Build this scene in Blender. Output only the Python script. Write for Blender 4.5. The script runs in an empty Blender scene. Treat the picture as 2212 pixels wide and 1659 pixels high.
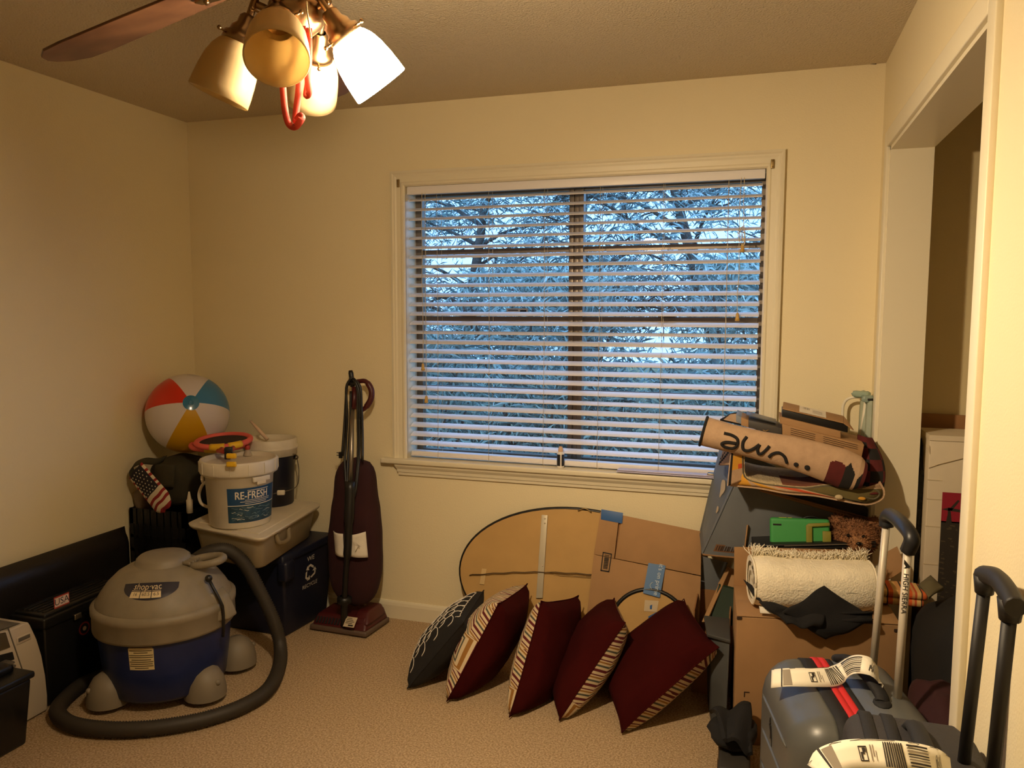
import bpy, bmesh, math, random
from mathutils import Vector as V, Matrix, Euler, noise
random.seed(7)
PI = math.pi
sc = bpy.context.scene
COL = sc.collection
# ---------------------------------------------------------------- camera, sky, exposure
F, YAW, PITCH, ROLL, CH = 1689.58, .3059, -.0898, .0028, 1.4834
D, XL, XR, H, YB = 3.3694, -2.7915, .4296, 2.44, -1.3
_fw = V((-math.sin(YAW) * math.cos(PITCH), math.cos(YAW) * math.cos(PITCH), math.sin(PITCH)))
_r0 = V((math.cos(YAW), math.sin(YAW), 0)); _u0 = _r0.cross(_fw)
_r = math.cos(ROLL) * _r0 + math.sin(ROLL) * _u0; _u = -math.sin(ROLL) * _r0 + math.cos(ROLL) * _u0
CAM = V((0, 0, CH))
cd = bpy.data.cameras.new('camera'); cam = bpy.data.objects.new('camera', cd); COL.objects.link(cam)
m4 = Matrix((_r, _u, -_fw)).transposed().to_4x4(); m4.translation = CAM; cam.matrix_world = m4
cd.sensor_fit = 'HORIZONTAL'; cd.sensor_width = 36; cd.lens = 36 * F / 2212; cd.clip_start = .02; cd.clip_end = 200
sc.camera = cam
sc.view_settings.view_transform = 'Standard'; sc.view_settings.look = 'None'
sc.view_settings.gamma = 1; sc.view_settings.use_curve_mapping = False; sc.view_settings.exposure = 0
sc.cycles.use_denoising = True; sc.cycles.max_bounces = 10; sc.cycles.sample_clamp_indirect = 6
w = bpy.data.worlds.new('dusk_sky'); sc.world = w; w.use_nodes = True
bg = w.node_tree.nodes['Background']; bg.inputs[0].default_value = (.27, .52, 1, 1); bg.inputs[1].default_value = 3.5
LAMP_RGB, LAMP_L = (1, .765, .485), 262

def ray(px, py): return _fw + (px - 1106) / F * _r - (py - 829.5) / F * _u
def at(px, py, ax, v):                      # the point of an axis plane that a pixel of the photograph sees
    d = ray(px, py); i = 'xyz'.index(ax); return CAM + d * ((v - CAM[i]) / d[i])
def pd(px, py, depth): return CAM + ray(px, py) * depth
# ---------------------------------------------------------------- materials
def lin(c):
    return tuple(((x / 255 + .055) / 1.055) ** 2.4 if x > 10 else x / 255 / 12.92 for x in c) + (1,)
MC = {}
def mat(name, rgb, rough=.6, metal=0., var=0., vs=20, bump=0., bs=200, spec=.5, dist=.02, alt=None, sub=0, trans=0, sheen=0, coat=0):
    if name in MC: return MC[name]
    m = bpy.data.materials.new(name); m.use_nodes = True; nt = m.node_tree; b = nt.nodes['Principled BSDF']
    b.inputs['Base Color'].default_value = lin(rgb); b.inputs['Roughness'].default_value = rough
    b.inputs['Metallic'].default_value = metal; b.inputs['Specular IOR Level'].default_value = spec
    b.inputs['Transmission Weight'].default_value = trans
    b.inputs['Sheen Weight'].default_value = sheen; b.inputs['Coat Weight'].default_value = coat
    tc = nt.nodes.new('ShaderNodeTexCoord')
    if var > 0:
        n = nt.nodes.new('ShaderNodeTexNoise'); n.inputs['Scale'].default_value = vs; n.inputs['Detail'].default_value = 5
        nt.links.new(tc.outputs['Object'], n.inputs['Vector'])
        r = nt.nodes.new('ShaderNodeValToRGB')
        c = lin(rgb); a = lin(alt) if alt else tuple(x * (1 - var) for x in c[:3]) + (1,)
        r.color_ramp.elements[0].color = a; r.color_ramp.elements[0].position = .35
        r.color_ramp.elements[1].color = tuple(min(1, x * (1 + var * .35)) for x in c[:3]) + (1,); r.color_ramp.elements[1].position = .65
        nt.links.new(n.outputs['Fac'], r.inputs['Fac']); nt.links.new(r.outputs['Color'], b.inputs['Base Color'])
    if bump > 0:
        n = nt.nodes.new('ShaderNodeTexNoise'); n.inputs['Scale'].default_value = bs; n.inputs['Detail'].default_value = 3
        nt.links.new(tc.outputs['Object'], n.inputs['Vector'])
        bp = nt.nodes.new('ShaderNodeBump'); bp.inputs['Strength'].default_value = bump; bp.inputs['Distance'].default_value = dist
        nt.links.new(n.outputs['Fac'], bp.inputs['Height']); nt.links.new(bp.outputs['Normal'], b.inputs['Normal'])
    MC[name] = m; return m
def emis(name, rgb, s):
    m = bpy.data.materials.new(name); m.use_nodes = True; nt = m.node_tree; nt.nodes.remove(nt.nodes['Principled BSDF'])
    e = nt.nodes.new('ShaderNodeEmission'); e.inputs[0].default_value = rgb + (1,); e.inputs[1].default_value = s
    nt.links.new(e.outputs[0], nt.nodes['Material Output'].inputs[0]); MC[name] = m; return m
def glass(name, tint=(1, 1, 1), refl=.06, rough=0.0):
    m = bpy.data.materials.new(name); m.use_nodes = True; nt = m.node_tree; nt.nodes.remove(nt.nodes['Principled BSDF'])
    t = nt.nodes.new('ShaderNodeBsdfTransparent'); t.inputs[0].default_value = tint + (1,)
    g = nt.nodes.new('ShaderNodeBsdfGlossy'); g.inputs['Roughness'].default_value = rough
    mx = nt.nodes.new('ShaderNodeMixShader'); mx.inputs[0].default_value = refl
    nt.links.new(t.outputs[0], mx.inputs[1]); nt.links.new(g.outputs[0], mx.inputs[2])
    nt.links.new(mx.outputs[0], nt.nodes['Material Output'].inputs[0]); MC[name] = m; return m
def thin(name, rgb, transp=.3, transl=.4, rough=.5):       # frosted or translucent sheet
    m = bpy.data.materials.new(name); m.use_nodes = True; nt = m.node_tree; b = nt.nodes['Principled BSDF']
    b.inputs['Base Color'].default_value = lin(rgb); b.inputs['Roughness'].default_value = rough
    tl = nt.nodes.new('ShaderNodeBsdfTranslucent'); tl.inputs[0].default_value = lin(rgb)
    tp = nt.nodes.new('ShaderNodeBsdfTransparent'); tp.inputs[0].default_value = lin(rgb)
    a = nt.nodes.new('ShaderNodeMixShader'); a.inputs[0].default_value = transl
    nt.links.new(b.outputs[0], a.inputs[1]); nt.links.new(tl.outputs[0], a.inputs[2])
    c = nt.nodes.new('ShaderNodeMixShader'); c.inputs[0].default_value = transp
    nt.links.new(a.outputs[0], c.inputs[1]); nt.links.new(tp.outputs[0], c.inputs[2])
    nt.links.new(c.outputs[0], nt.nodes['Material Output'].inputs[0]); MC[name] = m; return m
# ---------------------------------------------------------------- mesh builder
def frame(d, up=(0, 0, 1)):
    d = V(d).normalized(); u = V(up)
    if abs(d.dot(u.normalized())) > .97: u = V((1, 0, 0)) if abs(d.x) < .9 else V((0, 1, 0))
    a = d.cross(u).normalized(); return a, a.cross(d).normalized()
class B:
    def __init__(s): s.bm = bmesh.new(); s.mi = 0
    def _f(s, vs, smooth=False):
        try: f = s.bm.faces.new(vs)
        except ValueError: return None
        f.material_index = s.mi; f.smooth = smooth; return f
    def hexa(s, p, bev=0, seg=2):           # p: 4 bottom points then 4 top points, same order
        t = bmesh.new(); v = [t.verts.new(V(q)) for q in p]
        for q in ((0, 3, 2, 1), (4, 5, 6, 7), (0, 1, 5, 4), (1, 2, 6, 5), (2, 3, 7, 6), (3, 0, 4, 7)): t.faces.new([v[i] for i in q])
        return s._merge(t, bev, seg)
    def _merge(s, t, bev=0, seg=2):
        bmesh.ops.recalc_face_normals(t, faces=t.faces)
        if bev > 0: bmesh.ops.bevel(t, geom=list(t.edges), offset=bev, segments=seg, affect='EDGES', profile=.6, clamp_overlap=True)
        mp = {}
        for x in t.verts: mp[x] = s.bm.verts.new(x.co)
        for f in t.faces: s._f([mp[x] for x in f.verts], bev > 0)
        t.free(); return s
    def box(s, c, d, rz=0, rx=0, ry=0, bev=0, seg=2, M=None):
        M = M or Euler((rx, ry, rz)).to_matrix(); c = V(c); p = []
        for z in (-.5, .5):
            for x, y in ((-.5, -.5), (.5, -.5), (.5, .5), (-.5, .5)): p.append(c + M @ V((x * d[0], y * d[1], z * d[2])))
        return s.hexa(p, bev, seg)
    def b2(s, a, b, bev=0, seg=2):          # box from min and max corner
        a, b = V(a), V(b); return s.box((a + b) / 2, b - a, bev=bev, seg=seg)
    def prism(s, pts, vec, bev=0):
        t = bmesh.new(); vec = V(vec); a = [t.verts.new(V(p)) for p in pts]; b = [t.verts.new(V(p) + vec) for p in pts]; n = len(pts)
        t.faces.new(a); t.faces.new(b[::-1])
        for i in range(n): t.faces.new((a[i], b[i], b[(i + 1) % n], a[(i + 1) % n]))
        return s._merge(t, bev)
    def quad(s, *p): return s._f([s.bm.verts.new(V(q)) for q in p])
    def tube(s, pts, r, n=8, closed=False, cap=True, sx=1, up=(0, 0, 1)):
        pts = [V(p) for p in pts]; N = len(pts); rr = r if isinstance(r, (list, tuple)) else [r] * N; rings = []
        prev = None
        for i, p in enumerate(pts):
            if closed: d = pts[(i + 1) % N] - pts[i - 1]
            else: d = pts[min(i + 1, N - 1)] - pts[max(i - 1, 0)]
            d.normalize()
            if prev is None: a, b = frame(d, up)
            else:
                a = prev - d * prev.dot(d)
                if a.length < 1e-6: a, b = frame(d, up)
                a.normalize(); b = a.cross(d)
            prev = a
            rings.append([s.bm.verts.new(p + (a * math.cos(2 * PI * k / n) * sx + b * math.sin(2 * PI * k / n)) * rr[i]) for k in range(n)])
        for i in range(N if closed else N - 1):
            A, Bq = rings[i], rings[(i + 1) % N]
            for k in range(n): s._f((A[k], A[(k + 1) % n], Bq[(k + 1) % n], Bq[k]), True)
        if cap and not closed: s._f(rings[0][::-1]); s._f(rings[-1])
        return s
    def lathe(s, prof, c=(0, 0, 0), ax=(0, 0, 1), n=32, sx=1., sy=1., up=(0, 1, 0), capA=False, capB=False, smooth=True, a0=0):
        c = V(c); ax = V(ax).normalized(); a, b = frame(ax, up); rings = []
        for r, z in prof: rings.append([s.bm.verts.new(c + ax * z + a * (r * math.cos(a0 + 2 * PI * k / n) * sx) + b * (r * math.sin(a0 + 2 * PI * k / n) * sy)) for k in range(n)])
        for i in range(len(rings) - 1):
            for k in range(n): s._f((rings[i][k], rings[i][(k + 1) % n], rings[i + 1][(k + 1) % n], rings[i + 1][k]), smooth)
        if capA: s._f(rings[0][::-1])
        if capB: s._f(rings[-1])
        return s
    def sph(s, c, r, n=20, m=12, sc=(1, 1, 1), M=None):
        c = V(c); M = M or Matrix.Identity(3); rings = []
        for j in range(1, m):
            t = PI * j / m
            rings.append([s.bm.verts.new(c + M @ V((r * sc[0] * math.sin(t) * math.cos(2 * PI * k / n), r * sc[1] * math.sin(t) * math.sin(2 * PI * k / n), r * sc[2] * math.cos(t)))) for k in range(n)])
        tp = s.bm.verts.new(c + M @ V((0, 0, r * sc[2]))); bt = s.bm.verts.new(c + M @ V((0, 0, -r * sc[2])))
        for j in range(m - 2):
            for k in range(n): s._f((rings[j][k], rings[j + 1][k], rings[j + 1][(k + 1) % n], rings[j][(k + 1) % n]), True)
        for k in range(n): s._f((tp, rings[0][k], rings[0][(k + 1) % n]), True); s._f((bt, rings[-1][(k + 1) % n], rings[-1][k]), True)
        return s
    def grid(s, f, nu, nv, smooth=True, th=0, mf=None):   # surface f(u,v); th gives it thickness along its normal
        def sheet(off):
            g = []
            for j in range(nv + 1):
                row = []
                for i in range(nu + 1):
                    u, v = i / nu, j / nv; p = V(f(u, v))
                    if off:
                        e = .002; du = V(f(min(1, u + e), v)) - V(f(max(0, u - e), v)); dv = V(f(u, min(1, v + e))) - V(f(u, max(0, v - e)))
                        nn = du.cross(dv)
                        if nn.length > 1e-12: p = p - nn.normalized() * off
                    row.append(s.bm.verts.new(p))
                g.append(row)
            return g
        g = sheet(0); h = sheet(th) if th else None
        for j in range(nv):
            for i in range(nu):
                if mf: s.mi = mf((i + .5) / nu, (j + .5) / nv)
                s._f((g[j][i], g[j][i + 1], g[j + 1][i + 1], g[j + 1][i]), smooth)
                if h: s._f((h[j][i], h[j + 1][i], h[j + 1][i + 1], h[j][i + 1]), smooth)
        if h:
            for i in range(nu):
                s._f((g[0][i], h[0][i], h[0][i + 1], g[0][i + 1])); s._f((g[nv][i], g[nv][i + 1], h[nv][i + 1], h[nv][i]))
            for j in range(nv):
                s._f((g[j][0], g[j + 1][0], h[j + 1][0], h[j][0])); s._f((g[j][nu], h[j][nu], h[j + 1][nu], g[j + 1][nu]))
        return s
    def text(s, txt, size, f, th=0, align='CENTER'):      # flat lettering mapped by f(x,y) on a surface
        for vs, fs in [glyphs(txt, size, align)]:
            vv = [s.bm.verts.new(V(f(x, y))) for x, y in vs]
            for q in fs: s._f([vv[i] for i in q])
        return s
    def out(s, name, mats, parent=None, o=None, raw=False):
        me = bpy.data.meshes.new(name)
        org = ORG.get(parent.name) if parent else V(o or (0, 0, 0))
        if org.length and not raw: bmesh.ops.translate(s.bm, verts=s.bm.verts, vec=-org)
        s.bm.to_mesh(me); s.bm.free()
        for m in (mats if isinstance(mats, (list, tuple)) else [mats]): me.materials.append(m)
        ob = bpy.data.objects.new(name, me); COL.objects.link(ob)
        if parent: ob.parent = parent
        else: ob.location = org
        ORG[ob.name] = org
        return ob
ORG = {}; GL = {}
def glyphs(txt, size, align):
    k = (txt, align)
    if k not in GL:
        cu = bpy.data.curves.new('lettering_source', 'FONT'); cu.body = txt; cu.align_x = align; cu.align_y = 'CENTER'; cu.resolution_u = 3
        ob = bpy.data.objects.new('lettering_source', cu); COL.objects.link(ob)
        dg = bpy.context.evaluated_depsgraph_get(); me = bpy.data.meshes.new_from_object(ob.evaluated_get(dg))
        GL[k] = ([(v.co.x, v.co.y) for v in me.vertices], [tuple(p.vertices) for p in me.polygons])
        bpy.data.objects.remove(ob); bpy.data.curves.remove(cu); bpy.data.meshes.remove(me)
    vs, fs = GL[k]; return [(x * size, y * size) for x, y in vs], fs
def tag(o, label, cat, group=None):
    o['label'] = label; o['category'] = cat
    if group: o['group'] = group
    return o
def thing(name, label, cat, loc=(0, 0, 0), group=None):
    o = bpy.data.objects.new(name, None); COL.objects.link(o); o.empty_display_size = .05; o.location = V(loc); ORG[o.name] = V(loc)
    return tag(o, label, cat, group)
def struct(o): o['kind'] = 'structure'; return o
def stuff(o): o['kind'] = 'stuff'; return o
def bez(pts, n=8):                           # smooth curve through points
    P = [V(p) for p in pts]; P = [P[0] * 2 - P[1]] + P + [P[-1] * 2 - P[-2]]; o = []
    for i in range(1, len(P) - 2):
        a, b, c, d = P[i - 1:i + 3]
        for k in range(n):
            t = k / n; o.append(.5 * ((2 * b) + (c - a) * t + (2 * a - 5 * b + 4 * c - d) * t * t + (3 * b - a - 3 * c + d) * t ** 3))
    o.append(P[-2]); return o
def ns(p, s=1., k=0): return noise.noise(V(p) * s + V((k * 17.3, k * 5.1, k * 9.7)))
def plane(c, ex, ey):                        # f(x,y) on a plane through c with unit axes ex, ey
    c = V(c); ex = V(ex).normalized(); ey = V(ey); ey = (ey - ex * ey.dot(ex)).normalized(); n = ex.cross(ey)
    return lambda x, y, h=0: c + ex * x + ey * y + n * h
def rect(b, f, x0, y0, x1, y1, h=.0008): return b.quad(f(x0, y0, h), f(x1, y0, h), f(x1, y1, h), f(x0, y1, h))
# ---------------------------------------------------------------- room shell
WALL = mat('wall_paint', (232, 218, 180), .7, bump=.25, bs=170, dist=.004)
WALLR = WALL
TRIM = mat('trim_paint', (226, 216, 188), .42, bump=.05, bs=60, dist=.002)
CEIL = mat('ceiling_texture', (210, 194, 164), .9, bump=.9, bs=130, dist=.012)
CARP = mat('carpet', (204, 178, 142), .95, var=.45, vs=150, bump=.8, bs=260, dist=.010, alt=(164, 134, 96))
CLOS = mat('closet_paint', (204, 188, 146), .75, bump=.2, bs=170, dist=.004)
struct(B().b2((XL - .2, YB - .2, -.12), (1.4, D + .2, 0)).out('floor', CARP))
struct(B().b2((XL - .2, YB - .2, H), (1.4, D + .2, H + .12)).out('ceiling', CEIL))
struct(B().b2((XL - .15, YB - .15, 0), (XL, D + .15, H)).out('wall_left', WALL))
struct(B().b2((XL, YB - .15, 0), (XR, YB, H)).out('wall_front', WALL))
WX0, WX1, WZ0, WZ1, WT = -1.600, .023, .772, 2.085, .16
b = B(); b.b2((XL, D, 0), (WX0, D + WT, H)); b.b2((WX1, D, 0), (1.35, D + WT, H)); b.b2((WX0, D, 0), (WX1, D + WT, WZ0)); b.b2((WX0, D, WZ1), (WX1, D + WT, H))
struct(b.out('wall_back', WALL))
OY0, OY1, OZ, OT = 1.835, 3.144, 2.083, .135
b = B(); b.b2((XR, YB, 0), (XR + OT, OY0, H)); b.b2((XR, OY1, 0), (XR + OT, D, H)); b.b2((XR, OY0, OZ), (XR + OT, OY1, H))
struct(b.out('wall_right', WALLR))
b = B(); b.b2((1.2, 1.2, 0), (1.35, D, H)); struct(b.out('wall_closet_back', CLOS))
b = B(); b.b2((XR + OT, 1.2, 0), (1.35, 1.3, H)); struct(b.out('wall_closet_side', CLOS))
struct(B().b2((XR + OT + .001, D - .012, 0), (1.2, D - .001, H)).out('wall_closet_end', CLOS))
# baseboards
def basebd(name, a, c, n):
    a, c, n = V(a), V(c), V(n); pr = [(0, 0), (.014, 0), (.014, .065), (.010, .078), (.004, .086), (0, .086)]
    b = B(); b.prism([a + n * x + V((0, 0, z)) for x, z in pr], c - a); struct(b.out(name, TRIM))
basebd('baseboard_back', (XL, D, 0), (XR, D, 0), (0, -1, 0))
basebd('baseboard_left', (XL, YB, 0), (XL, D, 0), (1, 0, 0))
basebd('baseboard_right', (XR, YB, 0), (XR, OY0 - .062, 0), (-1, 0, 0))
# closet opening: flat casing and jamb lining
o = B().b2((XR - .014, OY0 - .06, 0), (XR + .002, OY0, OZ + .06), bev=.003).out('trim_1', TRIM); struct(o)
struct(B().b2((XR - .014, OY1, 0), (XR + .002, OY1 + .06, OZ + .06), bev=.003).out('trim_2', TRIM))
struct(B().b2((XR - .0145, OY0, OZ), (XR + .002, OY1, OZ + .06), bev=.003).out('trim_3', TRIM))
struct(B().b2((XR - .002, OY1 - .012, 0), (XR + OT + .004, OY1 + .001, OZ)).out('trim_4', TRIM))
struct(B().b2((XR - .002, OY0 - .001, 0), (XR + OT + .004, OY0 + .012, OZ)).out('trim_5', TRIM))
struct(B().b2((XR - .002, OY0, OZ - .012), (XR + OT + .004, OY1, OZ + .001)).out('trim_6', TRIM))
# open crack where the ceiling paper has split beside the right corner
DARK = mat('dark_gap', (16, 12, 9), .9)
b = B(); p = at(1880, 137, 'y', D - .002); b.box(p, (.045, .004, .006), ry=.12, bev=.002); cr = struct(b.out('trim_7', DARK))
# ---------------------------------------------------------------- window
win = bpy.data.objects.new('window_1', None); COL.objects.link(win); ORG['window_1'] = V((0, 0, 0)); win['kind'] = 'structure'
CX0, CX1, CZ1, SZ = -1.654, .077, 2.137, .795        # outer casing, stool top
IX0, IX1, IZ1 = -1.584, .007, 2.068
def casing(name, a, c, inw, miterA, miterB):           # profiled moulding from a to c, inw points to the opening
    a, c, inw = V(a), V(c), V(inw); d = (c - a).normalized(); W = .07
    pr = [(0, 0), (0, .020), (.010, .022), (.016, .017), (.022, .017), (.030, .014), (.050, .013), (.055, .016), (.064, .016), (W, .008), (W, 0)]
    b = B(); A = []; C2 = []
    for x, h in pr:
        off = inw * x + V((0, -h, 0)); A.append(b.bm.verts.new(a + off + d * (x if miterA else 0))); C2.append(b.bm.verts.new(c + off - d * (x if miterB else 0)))
    n = len(pr)
    for i in range(n): b._f((A[i], A[(i + 1) % n], C2[(i + 1) % n], C2[i]))
    b._f(A[::-1]); b._f(C2); bmesh.ops.recalc_face_normals(b.bm, faces=b.bm.faces)
    return b.out(name, TRIM, win)
casing('casing_top', (CX0, D, CZ1), (CX1, D, CZ1), (0, 0, -1), 1, 1)
casing('casing_side', (CX0, D, SZ), (CX0, D, CZ1), (1, 0, 0), 0, 1)
casing('casing_side', (CX1, D, SZ), (CX1, D, CZ1), (-1, 0, 0), 0, 1)
b = B(); b.b2((CX0 - .055, D - .045, SZ - .024), (CX1 + .055, D + .115, SZ), bev=.007, seg=3); b.out('window_stool', TRIM, win)
pr = [(0, 0), (.012, 0), (.013, .012), (.018, .016), (.020, .03), (.030, .044), (.034, .058), (0, .058)]
b = B(); A = []; C2 = []; az = SZ - .024 - .0575
for y, z in pr: A.append(b.bm.verts.new((CX0 + .02 - y * .6 + .012, D - y, az + z))); C2.append(b.bm.verts.new((CX1 - .02 + y * .6, D - y, az + z)))
for i in range(len(pr)): b._f((A[i], A[(i + 1) % len(pr)], C2[(i + 1) % len(pr)], C2[i]))
b._f(A[::-1]); b._f(C2); bmesh.ops.recalc_face_normals(b.bm, faces=b.bm.faces); b.out('window_apron', TRIM, win)
b = B(); b.b2((WX0, D - .003, SZ - .02), (IX0, D + .16, WZ1)); b.b2((IX1, D - .003, SZ - .02), (WX1, D + .16, WZ1)); b.b2((WX0, D - .003, IZ1), (WX1, D + .16, WZ1)); b.b2((WX0, D + .1, WZ0 - .01), (WX1, D + .16, SZ - .004)); b.out('jamb_lining', TRIM, win)
BRZ = mat('bronze_aluminium', (126, 112, 96), .4, metal=.5)
GLS = glass('window_glass', (.94, .97, .97), .07)
fy0, fy1 = D + .112, D + .15
xm = at(1244, 640, 'y', fy0 - .01).x
b = B()
b.b2((IX0, fy0, SZ), (IX0 + .03, fy1, IZ1)); b.b2((IX1 - .016, fy0, SZ), (IX1, fy1, IZ1)); b.b2((IX0, fy0 + .001, IZ1 - .035), (IX1, fy1, IZ1)); b.b2((IX0, fy0 + .001, SZ - .003), (IX1, fy1, SZ + .03))
b.out('window_frame', BRZ, win)
b = B()
for x0, x1, yy in ((-.034, -.012, 0), (-.012, .010, .006), (.010, .032, 0)): b.b2((xm + x0, fy0 - .012 + yy, SZ), (xm + x1, fy1, IZ1), bev=.002)
b.out('mullion', BRZ, win)
zm = at(1100, 692, 'y', fy0).z; zu = at(1100, 541, 'y', fy0).z; zl = at(1100, 843, 'y', fy0).z
zt, zb = IZ1 - .035, SZ + .03
for x0, x1 in ((IX0 + .03, xm - .03), (xm + .027, IX1 - .016)):
    b = B(); b.b2((x0, fy0 - .004, zm - .018), (x1, fy1, zm + .018), bev=.002); b.b2((x0, fy0 + .012, zu - .011), (x1, fy1 - .01, zu + .011)); b.b2((x0, fy0 + .008, zl - .011), (x1, fy1 - .01, zl + .011))
    b.out('sash_rail', BRZ, win)
    for z0, z1, yy in ((zm + .018, zu - .011, .024), (zu + .011, zt, .024), (zb, zl - .011, .016), (zl + .011, zm - .018, .016)):
        b = B(); b.b2((x0, fy0 + yy, z0), (x1, fy0 + yy + .004, z1)); b.out('pane', GLS, win)
    xc = (x0 + x1) / 2 - .12 if x0 < xm - .1 else (x0 + x1) / 2 + .0
    b = B(); b.box((xc, fy0 - .012, zm + .024), (.075, .018, .012), bev=.003); b.box((xc - .02, fy0 - .014, zm + .030), (.05, .012, .010), ry=.15, bev=.003); b.out('sash_lock', mat('black_plastic', (20, 19, 18), .4), win)
PAPER = mat('white_paper', (232, 224, 208), .8, var=.06, vs=30)
INK = mat('black_ink', (22, 20, 19), .7)
b = B(); p = at(1114, 673, 'y', fy0 + .0); p.y = fy0 + .0225; b.mi = 0; b.box(p, (.105, .0015, .03)); b.mi = 1; b.box(p + V((.03, -.001, 0)), (.03, .001, .014)); b.box(p + V((-.02, -.001, .006)), (.05, .001, .004)); b.box(p + V((-.02, -.001, -.004)), (.05, .001, .003)); b.out('glass_sticker', [PAPER, INK], win)
for px, py in ((860, 396), (1669, 354)):
    p = at(px, py, 'y', D - .018); b = B(); b.box(p, (.014, .006, .036), bev=.002); b.sph(p + V((0, -.004, .011)), .003, 8, 6); b.sph(p + V((0, -.004, -.011)), .003, 8, 6); b.out('curtain_bracket', mat('brass_dull', (150, 128, 84), .4, metal=.8), win)
# blind
SLAT = mat('blind_slat', (232, 228, 228), .38)
CORD = mat('blind_cord', (206, 190, 156), .8)
bl = thing('window_blind', 'white two inch slat blind half open in the window', 'blind', (0, D + .04, 0))
b = B(); z0 = at(882, 421, 'y', D + .008).z; z1 = at(882, 403.5, 'y', D + .008).z
b.b2((IX0 + .004, D + .006, z0), (IX1 - .004, D + .014, z1), bev=.002); b.b2((IX0 + .006, D + .014, z0 + .006), (IX1 - .006, D + .066, z1 - .002)); b.out('headrail', SLAT, bl)
zs0 = at(892, 432, 'y', D + .02).z; zs1 = at(892, 958, 'y', D + .02).z; NS = 27
zs0 -= .0; sx0, sx1 = IX0 + .006, IX1 - .012
b = B(); L = (sx1 - sx0) / 2
prf = [(-.025, 0), (-.012, .0022), (0, .003), (.012, .0022), (.025, 0), (.025, -.003), (.012, -.0008), (0, 0), (-.012, -.0008), (-.025, -.003)]
b.prism([V((-L, y, z)) for y, z in prf], (2 * L, 0, 0))
s0 = b.out('slat', SLAT, bl, raw=True)
for i in range(NS):
    s = s0 if i == 0 else s0.copy()
    if i: COL.objects.link(s)
    k = i / (NS - 1); z = zs0 + (zs1 - zs0) * k
    s.location = V(((sx0 + sx1) / 2, D + .04, z + .004)) - ORG[bl.name]
    t = .33 - .05 * max(0, (k - .6) / .4) + random.uniform(-.02, .02)
    if i in (14, 21): t -= .09
    s.rotation_euler = (t, random.uniform(-.0012, .0012), 0)
b = B(); zb0 = SZ + .021; b.box(((sx0 + sx1) / 2, D + .04, zb0 + .0), (2 * L - .01, .05, .018), bev=.003, ry=.004)
for k in range(2): b.box(((sx0 + sx1) / 2, D + .038, zb0 - .012 + k * .003 - .0), (2 * L - .01, .05, .0022), ry=.004)
b.out('bottom_rail', SLAT, bl)
zlow = zb0 - .012
for px in (944, 1055, 1174, 1293, 1428, 1566):
    xx = at(px, 690, 'y', D + .01).x
    b = B()
    for yy in (D + .013, D + .068): b.tube([(xx, yy, z0 + .01), (xx + .003, yy, (z0 + zlow) / 2), (xx, yy, zlow)], .0009, 5)
    for i in range(NS):
        z = zs0 + (zs1 - zs0) * i / (NS - 1); b.tube([(xx, D + .013, z + .012 - .024), (xx, D + .068, z + .004)], .0006, 4)
    b.tube(bez([(xx, D + .012, zlow), (xx + .012, D + .006, zlow - .012), (xx - .008, D + .006, zlow - .02), (xx + .01, D + .008, zlow - .01)], 5), .0009, 5)
    b.out('ladder_cord', CORD, bl)
TAS = mat('tassel_wood', (196, 158, 84), .5)
def cordset(x, ztas, nm, knot=None):
    b = B(); pts = [(x, D + .004, z0 + .006)] + [(x + random.uniform(-.003, .003), D + .002, z0 + (ztas - z0) * k / 6) for k in range(1, 6)] + [(x, D + .002, ztas + .01)]
    b.tube(bez(pts, 4), .0013, 5)
    if knot:
        for k in range(5): b.tube(bez([(x, D, knot + .03), (x + random.uniform(-.02, .02), D - .006, knot + .03 * random.random()), (x + random.uniform(-.016, .016), D - .008, knot - .03), (x + .004, D - .002, knot - .05)], 5), .0014, 5)
    pc_ = b.out('pull_cord', CORD, bl)
    b = B(); b.lathe([(.002, .016), (.006, .012), (.0075, -.004), (.010, -.016), (.006, -.019), (0.0005, -.019)], (x, D + .002, ztas), (0, 0, 1), 12, up=(0, 1, 0)); b.out('cord_tassel', TAS, pc_)
cordset(at(912, 600, 'y', D).x, at(912, 792, 'y', D).z, 'a'); cordset(at(917, 600, 'y', D).x + .004, at(917, 862, 'y', D).z, 'b')
xr = at(1604, 520, 'y', D).x
cordset(xr, at(1602, 535, 'y', D).z, 'c', at(1604, 505, 'y', D).z); cordset(xr - .012, at(1598, 684, 'y', D).z, 'd')
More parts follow.
